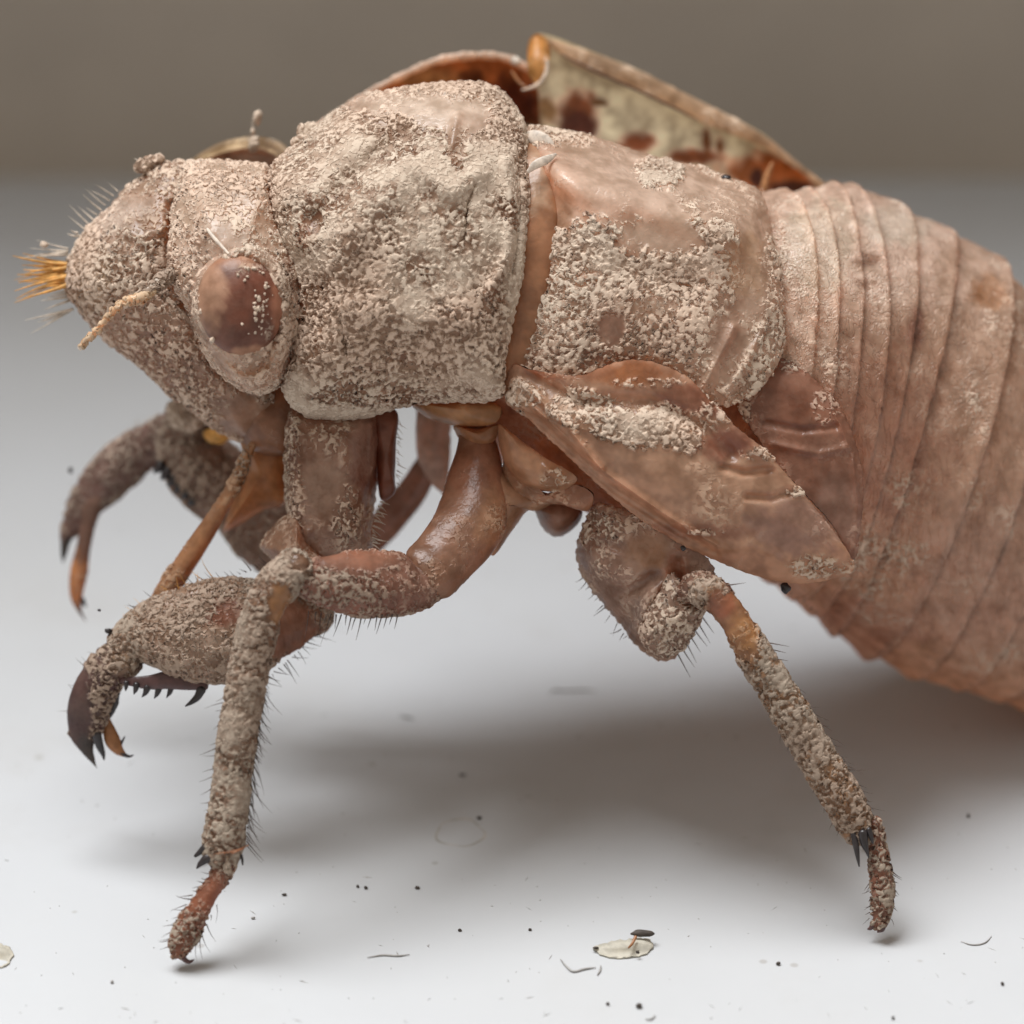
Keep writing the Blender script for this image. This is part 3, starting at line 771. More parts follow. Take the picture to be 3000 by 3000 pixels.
crumb("clay_crumb", 128, 716, 1.8, 12, 10, face, M_CREAM, 4)
# antenna
ant = group_part("antenna", head, None)
tube("stem", [(520, 800, 4.6, 18), (490, 812, 5.0, 20), (462, 832, 5.3, 18), (436, 855, 5.5, 13)], head, colour=(0.5, 0.42, 0.34), crust=.7, mat=M_LEG)
bpy.data.objects.remove(ant)
ANT = tube("antenna", [(448, 856, 5.5, 13), (415, 872, 5.6, 17), (385, 878, 5.6, 15), (362, 886, 5.6, 11), (345, 900, 5.6, 12), (320, 925, 5.6, 11), (290, 960, 5.6, 10), (262, 990, 5.6, 9), (238, 1016, 5.6, 8)], head, colour=(0.62, 0.46, 0.28), crust=.34, mat=M_LEG, step=3, lump=.12)
crumb("antenna_tip", 236, 1018, 5.6, 9, 8, head, M_WHITE, 3)

# ---- neck
dome("neck_membrane", [(690, 1130, 1.6), (800, 1100, 2.2), (890, 1150, 2.6), (890, 1260, 2.6), (845, 1335, 2.2), (745, 1325, 1.8), (690, 1260, 1.4)], (790, 1230, 3.0), shell, mat=M_BARE, colour=(0.27, 0.115, 0.05), crust=.1, back=.6)
# ---- beak (rostrum) and throat membrane
dome("throat_membrane", [(700, 1270, 1.0), (770, 1260, 1.4), (840, 1290, 1.6), (842, 1380, 1.4), (838, 1470, 1.2), (770, 1500, .8), (700, 1540, .4), (650, 1560, .4), (680, 1470, .6), (720, 1380, .8)], (770, 1390, 1.8), shell,
     mat=M_BARE, colour=(0.40, 0.20, 0.065), crust=.04, back=.4, colblobs=[(740, 1280, 60, 40, (0.30, 0.12, 0.05))])
tube("beak", [(752, 1285, 2.4, 10), (722, 1345, 2.4, 14), (692, 1410, 2.3, 19), (650, 1490, 2.2, 24), (600, 1570, 2.1, 30), (548, 1650, 2.0, 32), (500, 1715, 1.8, 30), (455, 1765, 1.6, 20)], shell, colour=(0.36, 0.19, 0.085), crust=.22,
     cblobs=[(715, 1370, 30, 90, .5)], ridge=[(0.0, .35, .18)])

# ------------------------------------------------------------------ legs
# near foreleg: digging leg with toothed thigh and hooked claw
fl = group_part("foreleg", shell, 'near digging foreleg with toothed thigh and hooked dark claw')
dome("coxa", [(850, 1190, 2.4), (960, 1190, 2.8), (1090, 1190, 2.6), (1120, 1260, 2.2), (1110, 1400, 2.0), (1100, 1480, 2.0), (1088, 1560, 2.2), (1090, 1620, 2.4), (1010, 1660, 2.6), (920, 1665, 2.6), (862, 1620, 2.6), (850, 1560, 2.4), (842, 1490, 2.2), (836, 1400, 2.2), (832, 1290, 2.2)],
     (960, 1400, 4.6), fl, colour=(0.25, 0.13, 0.08), crust=.2, back=2.0, power=3.2, rough=3,
     cblobs=[(860, 1400, 34, 200, .5), (960, 1290, 80, 60, .36), (1020, 1500, 60, 90, .4), (940, 1420, 60, 90, .1), (1060, 1300, 40, 120, .04)], colblobs=[(1070, 1330, 50, 130, (0.17, 0.05, 0.028)), (940, 1430, 60, 90, (0.24, 0.135, 0.085))],
     ridges=[([(858, 1220), (862, 1400), (856, 1520)], 18, .3), ([(1096, 1240), (1090, 1420)], 12, .22), ([(1010, 1280), (1000, 1360)], 14, .15), ([(900, 1560), (880, 1620)], 14, .2)])
dome("coxa_plate", [(1096, 1200, 3.2), (1165, 1205, 3.0), (1163, 1300, 2.9), (1160, 1400, 2.8), (1158, 1448, 2.8), (1112, 1462, 2.8), (1100, 1330, 3.0)], (1130, 1330, 3.5), fl, mat=M_BARE, colour=(0.20, 0.06, 0.03), crust=.05, back=.5)
dome("trochanter", [(855, 1500, 3.2), (890, 1520, 3.4), (930, 1600, 3.4), (960, 1660, 3.4), (900, 1720, 3.2), (840, 1700, 3.0), (800, 1640, 2.6), (760, 1600, 2.2), (800, 1540, 2.4)], (865, 1620, 4.4), fl, colour=(0.30, 0.16, 0.09), crust=.25, back=.8,
     ridges=[([(868, 1510), (870, 1600)], 16, .25)])
fem = tube("femur", [(912, 1792, 2.2, 74), (830, 1822, 2.6, 105), (725, 1842, 3.0, 146), (618, 1858, 3.2, 153), (540, 1860, 3.2, 140), (473, 1858, 3.1, 112), (411, 1868, 2.9, 80), (366, 1890, 2.8, 56)], fl,
           colour=(0.34, 0.225, 0.155), crust=.55, dep=.62, lump=.02,
           cblobs=[(640, 1800, 110, 50, .2), (560, 1930, 150, 70, .42), (520, 1790, 120, 60, .75), (850, 1840, 90, 100, .1), (700, 1720, 120, 40, .66)],
           colblobs=[(660, 1795, 100, 45, (0.20, 0.07, 0.035)), (590, 1930, 170, 90, (0.40, 0.30, 0.23)), (860, 1850, 100, 110, (0.21, 0.09, 0.05))])
blade = tube("blade", [(600, 2010, 3.2, 14), (545, 1998, 3.2, 26), (490, 1994, 3.2, 27), (440, 2000, 3.1, 22), (390, 1998, 3.0, 15), (345, 1992, 2.9, 6)], fl, mat=M_PURPLE, dep=.35)
for i, (x, y, dx, dy, r) in enumerate([(370, 2008, -2, 16, 8), (400, 2014, -8, 20, 10), (432, 2022, -16, 20, 11), (466, 2022, -14, 24, 11), (502, 2020, -14, 24, 10)]):
    spike("tooth", [(x, y - 8, 3.1, r), (x + dx * .4, y + dy * .4, 3.1, r * .7), (x + dx, y + dy, 3.1, 1.5)], fl)
spike("tooth", [(590, 2020, 3.2, 14), (578, 2042, 3.2, 11), (560, 2058, 3.2, 7), (543, 2069, 3.2, 2)], fl)
tib = tube("tibia", [(400, 1900, 2.8, 44), (366, 1928, 2.8, 56), (318, 1964, 2.7, 62), (280, 2020, 2.5, 66), (262, 2072, 2.3, 67), (252, 2114, 2.1, 60), (247, 2155, 1.9, 45), (256, 2196, 1.8, 23), (270, 2225, 1.7, 11), (284, 2250, 1.6, 2.5)], fl,
           colour=(0.085, 0.036, 0.034), crust=.6, dep=.6,
           colblobs=[(360, 1930, 60, 50, (0.3, 0.2, 0.13)), (262, 2230, 50, 70, (0.015, 0.012, 0.014))],
           cblobs=[(222, 2060, 48, 190, .0), (262, 2230, 60, 62, .0), (360, 1920, 60, 60, .62), (300, 2060, 36, 110, .62)])
spike("tooth", [(282, 2150, 2.2, 15), (292, 2185, 2.1, 12), (302, 2210, 2.0, 7), (305, 2226, 2.0, 2)], fl)
tube("inner_edge", [(340, 1992, 2.6, 8), (344, 2025, 2.5, 9), (338, 2060, 2.4, 9), (322, 2100, 2.3, 6)], fl, mat=M_BLACK, dep=.6, lump=.25)
spike("tooth", [(318, 1985, 2.7, 8), (334, 1996, 2.7, 7), (350, 2003, 2.7, 2)], fl)
ta = tube("tarsus", [(312, 2110, 2.0, 12), (320, 2140, 2.0, 19), (330, 2170, 2.0, 23), (346, 2196, 2.0, 16), (362, 2210, 2.0, 8)], fl, mat=M_TARSUS, dep=.6)
spike("claw", [(352, 2204, 2.0, 8), (368, 2213, 2.0, 6), (380, 2216, 2.0, 4), (391, 2212, 2.0, 1.5)], fl)
spike("claw", [(350, 2186, 2.0, 6), (358, 2172, 2.0, 4), (366, 2158, 2.0, 2)], fl)
bristles("bristles", along([(735, 2015, 3, ), (800, 1970, 2.8), (860, 1920, 2.6), (930, 1850, 2.4)], 16, -1, (50, 100), (25, 65), 2.2)
         + along([(340, 1880, 2.8), (290, 1925, 2.7), (245, 1990, 2.5), (215, 2070, 2.3), (212, 2110, 2.2)], 11, -1, (60, 110), (18, 48), 2.0)
         + along([(790, 1650, 2.6), (700, 1685, 2.8), (620, 1702, 3.0), (480, 1750, 3), (400, 1800, 3)], 18, -1, (40, 80), (20, 48), 2.2), fl)
bristles("brush", along([(620, 1690, 3), (500, 1745, 3), (420, 1800, 2.9), (350, 1860, 2.8)], 14, -1, (50, 110), (22, 55), 2.4), fl, M_ORANGEHAIR)
for x, y, q in ((318, 1848, 12), (290, 1788, 6)):
    crumb("grit", x, y, 2.8, q, q * .6, fl, M_BLACK, x)

# far foreleg
ff = group_part("foreleg", shell, 'far foreleg curled forward, softly out of focus')
tube("femur", [(560, 1238, -2.2, 58), (545, 1300, -2.4, 85), (590, 1365, -2.5, 112), (660, 1420, -2.5, 118), (730, 1490, -2.4, 105), (790, 1580, -2.2, 100), (840, 1640, -2.0, 70)], ff, colour=(0.24, 0.15, 0.11), crust=.42, dep=.6)
tube("tibia", [(590, 1240, -2.8, 66), (520, 1268, -3.0, 70), (473, 1290, -3.2, 66), (411, 1322, -3.4, 66), (350, 1372, -3.6, 70), (299, 1424, -3.8, 66), (257, 1470, -3.9, 56), (222, 1522, -4.0, 38), (196, 1578, -4.1, 20), (187, 1625, -4.1, 12), (185, 1652, -4.1, 3)], ff,
     colour=(0.16, 0.085, 0.07), crust=.4, dep=.6, colblobs=[(186, 1620, 40, 52, (0.012, 0.012, 0.016))], cblobs=[(186, 1620, 40, 52, 0)])
tube("tarsus", [(318, 1410, -3.7, 22), (290, 1450, -3.65, 30), (270, 1495, -3.6, 31), (258, 1540, -3.6, 26), (246, 1600, -3.6, 25), (231, 1680, -3.6, 29), (224, 1745, -3.6, 22), (232, 1785, -3.6, 11), (252, 1820, -3.6, 2.5)], ff, colour=(0.17, 0.09, 0.065), crust=.1, dep=.6, colblobs=[(228, 1710, 60, 90, (0.38, 0.17, 0.055)), (250, 1820, 30, 40, (0.10, 0.04, 0.03))])
spike("spur", [(240, 1755, -3.6, 8), (246, 1770, -3.6, 6), (253, 1777, -3.6, 2)], ff)
for i in range(6):
    t = i / 5
    x, y = 462 + 100 * t, 1372 + 96 * t
    spike("tooth", [(x + 10, y - 10, -2.2, 15), (x - 2, y + 4, -2.2, 12), (x - 10, y + 14, -2.2, 3)], ff)
crumb("clay_crumb", 560, 1215, -2.0, 70, 46, ff, M_BODY, 3, .7)
crumb("clay_crumb", 640, 1275, -1.6, 40, 26, ff, M_ORANGEHAIR, 5, .3)
crumb("grit", 206, 1378, -3.4, 7, 10, ff, M_BLACK, 6)
bristles("fuzz", along([(560, 1200, -2.6), (470, 1225, -3), (400, 1260, -3.3), (330, 1310, -3.5), (270, 1370, -3.7), (220, 1450, -3.9)], 60, -1, (30, 120), (12, 30), 2.6), ff, M_PALEHAIR)

# middle leg, near
ml = group_part("middle_leg", shell, 'near middle leg reaching down to the sill in front of the head')
tube("coxa", [(1400, 1290, 3.4, 60), (1402, 1340, 3.6, 74), (1398, 1410, 3.8, 92), (1392, 1490, 4.1, 108), (1366, 1560, 4.5, 108), (1300, 1640, 4.9, 99), (1262, 1680, 5.2, 98), (1240, 1700, 5.25, 84)], ml, colour=(0.27, 0.135, 0.078), crust=.12, dep=.7,
     cblobs=[(1250, 1690, 90, 80, .3)], colblobs=[(1380, 1370, 90, 80, (0.30, 0.13, 0.07)), (1440, 1520, 60, 90, (0.36, 0.19, 0.10))], ridge=[(math.pi * 1.5, .5, .08)])
dome("coxa_lobe", [(1440, 1350, 3.4), (1510, 1410, 3.6), (1600, 1440, 3.6), (1640, 1460, 3.4), (1580, 1500, 3.2), (1545, 1500, 3.2), (1500, 1560, 3.4), (1440, 1630, 3.6), (1420, 1500, 3.8)], (1490, 1480, 4.3), ml, mat=M_BARE, colour=(0.36, 0.19, 0.10), crust=.12, back=.8)
tube("femur", [(1268, 1668, 5.2, 72), (1215, 1712, 5.4, 86), (1140, 1714, 5.9, 98), (1040, 1712, 6.4, 100), (960, 1706, 6.8, 82), (900, 1690, 7.0, 64), (868, 1672, 7.1, 50)], ml, colour=(0.22, 0.105, 0.07), crust=.38, dep=.75,
     cblobs=[(1010, 1730, 130, 70, .44), (1060, 1640, 130, 30, .05), (1250, 1680, 80, 90, .2)], colblobs=[(1060, 1630, 120, 34, (0.28, 0.12, 0.07)), (895, 1640, 40, 50, (0.26, 0.085, 0.04))])
tm = tube("tibia", [(868, 1655, 7.3, 50), (828, 1700, 7.4, 57), (793, 1752, 7.4, 60), (765, 1825, 7.4, 58), (740, 1918, 7.3, 57), (724, 2000, 7.3, 55), (711, 2075, 7.2, 55), (699, 2155, 7.2, 55), (688, 2238, 7.1, 54), (678, 2321, 7.1, 54), (666, 2404, 7.1, 57), (655, 2478, 7.0, 60), (650, 2498, 7.0, 55)], ml,
          colour=(0.22, 0.12, 0.07), crust=.74, dep=.85, lump=.03, cblobs=[(820, 1770, 36, 60, .05), (880, 1650, 30, 30, .2)], colblobs=[(820, 1770, 36, 60, (0.36, 0.19, 0.08))])
tt = tube("tarsus", [(664, 2510, 7.0, 36), (645, 2565, 7.0, 31), (616, 2612, 7.0, 32), (582, 2668, 7.0, 38), (550, 2728, 7.0, 41), (528, 2776, 7.0, 32), (520, 2795, 7.0, 21)], ml, colour=(0.25, 0.095, 0.05), crust=.45, dep=.85,
          cblobs=[(620, 2600, 40, 70, .3), (550, 2740, 60, 70, .6)])
spike("claw", [(530, 2792, 7.0, 8), (540, 2810, 7.0, 8), (554, 2818, 7.0, 6), (568, 2812, 7.0, 2)], ml, M_PURPLE)
for pts in ([(625, 2470, 7.1, 12), (600, 2485, 7.1, 12), (572, 2508, 7.1, 5), ], [(650, 2500, 7.2, 10), (610, 2514, 7.2, 14), (588, 2530, 7.2, 9), (577, 2543, 7.2, 3)], [(706, 2505, 7.1, 5), (710, 2520, 7.1, 4), (711, 2534, 7.1, 2)]):
    spike("spur", pts, ml)
tube("ankle_fold", [(668, 2490, 7.4, 6), (664, 2520, 7.4, 7), (668, 2560, 7.3, 5)], ml, colour=(0.5, 0.42, 0.34), crust=.5)
tube("ankle_ring", [(612, 2500, 7.2, 5), (650, 2499, 7.5, 6), (700, 2490, 7.45, 7), (724, 2478, 7.2, 5)], ml, colour=(0.36, 0.17, 0.08), crust=.3)
bristles("bristles", along([(776, 2000, 7.2), (752, 2160, 7.2), (738, 2290, 7.1), (726, 2400, 7.1), (722, 2480, 7.0)], 42, 1, (18, 52), (30, 78), 2.3)
         + along([(662, 2020, 7.2), (640, 2200, 7.2), (622, 2330, 7.1), (608, 2400, 7.1)], 9, -1, (40, 80), (35, 62), 2.2)
         + along([(622, 2560, 7), (560, 2630, 7), (510, 2720, 7), (490, 2785, 7)], 12, -1, (30, 70), (20, 45), 2.2)
         + along([(640, 2640, 7), (600, 2720, 7), (560, 2790, 7)], 5, 1, (20, 50), (30, 70), 2.0)
         + [(985 + 15 * i, 1800, 6.2, 262 + rng.uniform(-14, 6), rng.uniform(30, 85), 2.3, rng.uniform(-8, 8)) for i in range(13)]
         + along([(980, 1800, 6.4), (900, 1790, 6.4)], 4, 1, (60, 100), (40, 80), 2.2)
         + along([(1160, 1815, 5.8), (1300, 1740, 5.2), (1400, 1650, 4.6), (1470, 1560, 4.2)], 10, 1, (60, 110), (12, 28), 2.2), ml)
bristles("pale_fringe", along([(1112, 1470, 3.2), (1092, 1540, 3.4), (1090, 1600, 3.6)], 14, 1, (50, 100), (22, 42), 3.2)
         + along([(1162, 1225, 3.0), (1164, 1330, 3.0), (1160, 1420, 3.0)], 12, 1, (30, 70), (20, 40), 2.2)
         + along([(1318, 1380, 3.4), (1300, 1480, 3.6), (1270, 1560, 3.8)], 12, -1, (20, 60), (10, 24), 2.4), ml, M_PALEHAIR)

# middle leg, far: seen through the gap
mf = group_part("middle_leg", shell, 'far middle leg glimpsed in the gap under the body')
tube("coxa", [(1280, 1200, -1.0, 60), (1270, 1270, -1.2, 55), (1275, 1340, -1.4, 52), (1290, 1410, -1.6, 30), (1300, 1440, -1.6, 12)], mf, colour=(0.44, 0.31, 0.24), crust=.15, dep=.7)
tube("femur", [(1255, 1360, -1.8, 40), (1210, 1440, -2.2, 48), (1160, 1500, -2.6, 52), (1110, 1560, -3.0, 50), (1020, 1640, -3.4, 45), (900, 1700, -3.8, 42)], mf, colour=(0.27, 0.13, 0.08), crust=.1, dep=.7)

# pleura
dome("side_plate", [(1200, 1178, 2.6), (1300, 1166, 3.2), (1400, 1165, 3.8), (1468, 1190, 4.2), (1458, 1238, 4.2), (1400, 1252, 3.8), (1330, 1248, 3.2), (1255, 1228, 2.8)], (1370, 1205, 4.3), shell, mat=M_BARE, colour=(0.42, 0.22, 0.085), crust=.05, back=.5)
dome("side_plate", [(1330, 1246, 3.0), (1400, 1254, 3.6), (1462, 1240, 4.0), (1452, 1290, 3.8), (1405, 1316, 3.4), (1352, 1292, 3.0)], (1405, 1275, 4.1), shell, mat=M_BARE, colour=(0.38, 0.18, 0.075), crust=.15, back=.5)
dome("side_plate", [(1462, 1240, 4.4), (1530, 1290, 4.7), (1600, 1340, 4.9), (1690, 1395, 5.0), (1665, 1432, 4.6), (1600, 1442, 4.2), (1530, 1424, 4.0), (1482, 1370, 4.0), (1460, 1300, 4.0)], (1560, 1365, 5.05), shell, mat=M_BARE, colour=(0.42, 0.235, 0.125), crust=.06, back=.5,
     cblobs=[(1630, 1400, 50, 40, .4)], ridges=[([(1600, 1370), (1650, 1410)], 14, .12)])
dome("side_plate", [(1475, 1340, 3.8), (1520, 1420, 4.0), (1600, 1445, 4.2), (1680, 1420, 4.4), (1740, 1450, 4.4), (1720, 1500, 4.0), (1640, 1480, 3.8), (1540, 1480, 3.6), (1480, 1430, 3.6)], (1600, 1450, 4.4), shell, mat=M_BARE, colour=(0.40, 0.20, 0.11), crust=.2, back=.5)
dome("belly_lobe", [(1570, 1480, 2.6), (1640, 1450, 3.0), (1700, 1480, 2.8), (1706, 1520, 2.4), (1670, 1560, 2.0), (1628, 1574, 1.8), (1590, 1550, 2.0), (1572, 1515, 2.2)], (1640, 1515, 3.6), shell, mat=M_BARE, colour=(0.26, 0.13, 0.08), crust=.15, back=1.2)

# hind leg, near
hl = group_part("hind_leg", shell, 'near hind leg planted under the wing pads')
dome("coxa", [(1755, 1470, 4.2), (1720, 1510, 3.4), (1683, 1610, 2.8), (1712, 1700, 2.8), (1775, 1785, 2.8), (1815, 1830, 2.8), (1858, 1890, 2.8), (1920, 1932, 2.9), (1968, 1936, 3.0), (1992, 1912, 3.0), (2025, 1855, 3.2), (2065, 1800, 3.6), (2085, 1740, 4.2), (2095, 1670, 4.8), (2040, 1600, 5.2), (1940, 1560, 5.2), (1850, 1500, 4.9)],
     (1900, 1680, 5.2), hl, colour=(0.255, 0.145, 0.10), crust=.2, back=2.0, rough=4,
     cblobs=[(1760, 1560, 70, 70, .5), (1780, 1650, 60, 60, .35), (1950, 1830, 70, 90, .42), (1900, 1620, 90, 60, .02)], colblobs=[(1900, 1610, 80, 60, (0.33, 0.17, 0.085)), (1990, 1680, 40, 90, (0.29, 0.11, 0.05))],
     ridges=[([(1945, 1690), (1900, 1760), (1870, 1850), (1900, 1910)], 22, .25), ([(1820, 1740), (1900, 1700), (1930, 1690)], 18, -.22), ([(1985, 1650), (1995, 1760)], 16, -.2), ([(1760, 1590), (1810, 1610)], 10, -.12)])
dome("trochanter", [(1950, 1685, 5.0), (1985, 1690, 5.3), (2005, 1760, 5.4), (2060, 1785, 5.2), (2040, 1840, 4.8), (2000, 1900, 4.4), (1930, 1925, 4.2), (1880, 1880, 4.4), (1885, 1800, 4.6)], (1965, 1810, 5.7), hl, colour=(0.30, 0.19, 0.14), crust=.45, back=.8, rough=3)
tube("femur", [(1998, 1742, 5.4, 30), (2030, 1722, 5.6, 48), (2075, 1730, 5.8, 54), (2110, 1750, 5.9, 50)], hl, colour=(0.24, 0.12, 0.08), crust=.4)
th = tube("tibia", [(2060, 1730, 5.9, 46), (2100, 1748, 6.0, 49), (2150, 1808, 6.0, 48), (2182, 1865, 6.0, 49), (2215, 1925, 6.0, 51), (2265, 1998, 5.9, 52), (2315, 2082, 5.9, 55), (2364, 2165, 5.8, 55), (2414, 2248, 5.8, 56), (2460, 2322, 5.8, 57), (2501, 2397, 5.7, 55), (2520, 2436, 5.7, 46)], hl,
          colour=(0.30, 0.155, 0.07), crust=.72, dep=.85, lump=.03, cblobs=[(2130, 1800, 80, 90, .06), (2190, 1890, 50, 60, .35)], colblobs=[(2110, 1770, 50, 50, (0.30, 0.10, 0.04)), (2170, 1850, 50, 60, (0.42, 0.22, 0.085))])
ht = tube("tarsus", [(2562, 2415, 5.7, 25), (2567, 2475, 5.7, 27), (2580, 2542, 5.7, 31), (2585, 2604, 5.7, 33), (2584, 2660, 5.7, 29), (2576, 2705, 5.7, 22)], hl, colour=(0.24, 0.10, 0.06), crust=.58, dep=.85)
spike("claw", [(2560, 2700, 5.7, 8), (2552, 2718, 5.7, 7), (2543, 2722, 5.7, 3)], hl, M_PURPLE)
spike("claw", [(2588, 2700, 5.7, 10), (2585, 2722, 5.7, 8), (2572, 2730, 5.7, 3)], hl, M_PURPLE)
for pts in ([(2500, 2440, 6.0, 9), (2508, 2480, 6.1, 9), (2513, 2512, 6.1, 6), (2517, 2538, 6.1, 2)], [(2528, 2440, 6.1, 14), (2532, 2470, 6.1, 12), (2540, 2495, 6.1, 6), (2545, 2512, 6.1, 2)], [(2545, 2430, 6.1, 9), (2553, 2455, 6.1, 7), (2558, 2472, 6.1, 2)]):
    spike("spur", pts, hl)
bristles("bristles", [(2228, 1880, 6, -8, 85, 2.6, -4), (2235, 1896, 6, -14, 70, 2.4, 0), (2250, 1925, 6, -12, 60, 2.4, 4), (2130, 1715, 6, 8, 55, 2.2, 0), (2075, 1700, 6, 30, 26, 2.2, 0)]
         + along([(2310, 1990, 5.9), (2420, 2170, 5.8), (2510, 2310, 5.8), (2560, 2400, 5.7)], 26, 1, (15, 50), (30, 62), 2.0)
         + along([(2290, 2150, 5.9), (2400, 2330, 5.8), (2470, 2450, 5.8)], 8, -1, (20, 60), (15, 30), 2.0)
         + along([(2616, 2540, 5.7), (2620, 2620, 5.7), (2612, 2700, 5.7)], 6, 1, (30, 70), (18, 36), 2.0)
         + along([(2546, 2580, 5.7), (2550, 2640, 5.7), (2548, 2700, 5.7)], 6, -1, (30, 70), (18, 30), 2.0)
         + along([(1700, 1680, 3), (1770, 1780, 3), (1850, 1880, 3)], 9, -1, (60, 100), (14, 34), 2.2)
         + [(1985 + 12 * i, 1915 - 18 * i, 3.2, 300 + rng.uniform(-6, 6), rng.uniform(45, 85), 2.2, rng.uniform(-5, 5)) for i in range(7)]
         + along([(2290, 1712, 0), (2400, 1795, -.5), (2480, 1862, -1)], 10, -1, (60, 110), (12, 30), 2.0), hl)

# ---- wing pads
dome("hind_wing_pad", [(2240, 1020, 4.4), (2170, 1070, 4.9), (2155, 1160, 5.1), (2190, 1240, 5.2), (2260, 1340, 5.2), (2350, 1440, 5.3), (2430, 1530, 5.1), (2500, 1640, 4.8), (2522, 1560, 4.8), (2532, 1420, 4.9), (2512, 1310, 4.9), (2475, 1210, 4.8), (2400, 1120, 4.6), (2310, 1040, 4.4)],
     (2360, 1290, 5.3), shell, q=.85, mat=M_BARE, colour=(0.23, 0.10, 0.058), crust=.12, skirt=.4, rough=2,
     colblobs=[(2450, 1500, 70, 130, (0.27, 0.16, 0.12)), (2300, 1180, 100, 60, (0.19, 0.07, 0.035))],
     cblobs=[(2300, 1060, 90, 40, .5), (2420, 1200, 60, 60, .35), (2180, 1200, 20, 90, .4)],
     ridges=[([(2420, 1150), (2500, 1330), (2515, 1480), (2510, 1600)], 10, 0.141), ([(2240, 1240), (2350, 1260), (2450, 1250)], 10, -0.106), ([(2260, 1300), (2400, 1330), (2480, 1310)], 12, 0.088), ([(2460, 1180), (2500, 1270)], 9, 0.106)])
dome("forewing_pad", [(1508, 1066, 5.3), (1560, 1082, 5.6), (1690, 1098, 6.0), (1780, 1066, 6.1), (1850, 1050, 6.1), (1930, 1062, 6.1), (2020, 1105, 6.1), (2090, 1180, 6.1), (2160, 1250, 6.1), (2240, 1315, 6.0), (2330, 1415, 5.8), (2420, 1525, 5.6), (2490, 1620, 5.4), (2500, 1672, 5.1), (2440, 1700, 4.9), (2330, 1712, 4.8), (2220, 1692, 4.9), (2110, 1650, 5.1), (2000, 1600, 5.3), (1900, 1540, 5.4), (1800, 1465, 5.5), (1700, 1375, 5.5), (1600, 1280, 5.4), (1530, 1215, 5.2), (1480, 1180, 5.1), (1478, 1120, 5.1)],
     (1930, 1330, 6.4), shell, q=.85, mat=M_BARE, colour=(0.43, 0.27, 0.175), crust=.08, skirt=.5, rough=2, power=2.2,
     colblobs=[(1850, 1095, 130, 40, (0.33, 0.135, 0.05)), (2040, 1170, 130, 60, (0.26, 0.105, 0.055)), (1640, 1095, 130, 22, (0.29, 0.125, 0.055)), (2130, 1300, 90, 50, (0.26, 0.10, 0.055)), (2330, 1540, 150, 90, (0.29, 0.18, 0.135)), (1950, 1640, 160, 24, (0.28, 0.12, 0.06)), (1950, 1560, 260, 26, (0.28, 0.13, 0.07))],
     cblobs=[(1870, 1250, 190, 62, .92), (1700, 1190, 120, 50, .62), (2010, 1290, 60, 40, .95), (1900, 1120, 130, 16, .45), (2110, 1170, 60, 90, .55), (2240, 1330, 80, 24, .5), (1540, 1160, 60, 50, .72), (2400, 1660, 100, 36, .5), (2060, 1560, 60, 10, .4), (2340, 1440, 60, 18, .45)],
     ridges=[([(1550, 1100), (1700, 1180), (1900, 1180), (2060, 1250), (2140, 1330)], 26, -0.272), ([(1540, 1130), (1660, 1250), (1760, 1370)], 12, 0.299), ([(1580, 1240), (1800, 1440), (1980, 1555), (2090, 1620)], 12, -0.218), ([(1560, 1190), (1750, 1370), (1950, 1510), (2100, 1600)], 11, 0.245), ([(1690, 1340), (1760, 1400)], 5, 0.136),
             ([(2030, 1100), (2110, 1180), (2200, 1280), (2350, 1420), (2470, 1590)], 26, 0.408), ([(2120, 1370), (2180, 1385), (2260, 1375)], 12, -0.177), ([(2190, 1455), (2260, 1460), (2330, 1440)], 12, -0.163), ([(2100, 1640), (2200, 1600), (2300, 1640)], 24, 0.136)])
crumb("grit", 2302, 1722, 4.6, 15, 16, shell, M_BLACK, 3)
crumb("pore", 2002, 1606, 5.55, 8, 8, shell, M_BLACK, 3)
crumb("grit", 2127, 521, 2.3, 13, 11, shell, M_BLACK, 5)

# ------------------------------------------------------------------ bits on the sill
def lying(x, y, z=0.0):
    w = ground_w(y, z); return w
def speck(x, y, rx, ry, mat, label, name="grit_speck", cat="grit", group="specks of grit on the sill", seed=1):
    rx, ry = rx * .8, ry * .8
    o = crumb(name, x, y, lying(x, y, 0.10 * min(rx, ry) / 10), rx, ry, None, mat, seed, rd=min(rx, ry))
    o['label'] = label; o['category'] = cat
    if group: o['group'] = group
    return o
M_GRIT = plain("dark_grit", (0.05, 0.038, 0.03), 0.7)
M_GREY = plain("grey_lint", (0.30, 0.29, 0.28), 0.9)
SP = [(834, 2621, 9, 5, 'dark grit speck on the sill nearest the middle foot'), (1048, 2597, 6, 5, 'left of a close pair of tiny dark specks on the sill'), (1072, 2600, 7, 6, 'right of a close pair of tiny dark specks on the sill'),
      (1222, 2600, 9, 6, 'lone black speck to the right of the close pair'), (1355, 2270, 11, 5, 'slim dark speck in the soft shadow above the stain ring'), (1404, 2396, 10, 6, 'dark speck at the upper right edge of the stain ring'),
      (742, 2689, 8, 5, 'small grey speck on the sill right of the middle foot'), (1347, 2725, 8, 5, 'small dark speck on the sill below the stain ring'), (1553, 2723, 6, 5, 'tiny speck between the stain ring and the seed husk'),
      (1872, 2946, 12, 9, 'elongated dark speck at the bottom edge below the husk'), (1781, 2940, 6, 6, 'tiny round speck at the bottom edge left of the long one'), (2837, 2390, 6, 8, 'dark speck on the sill right of the hind foot'),
      (2937, 2882, 6, 7, 'small dark speck in the lower right corner'), (2616, 2982, 6, 7, 'tiny speck on the bottom edge under the hind foot'), (2280, 2822, 8, 7, 'small grey speck right of the husk'), (328, 2876, 6, 6, 'tiny grey speck left of and below the middle foot')]
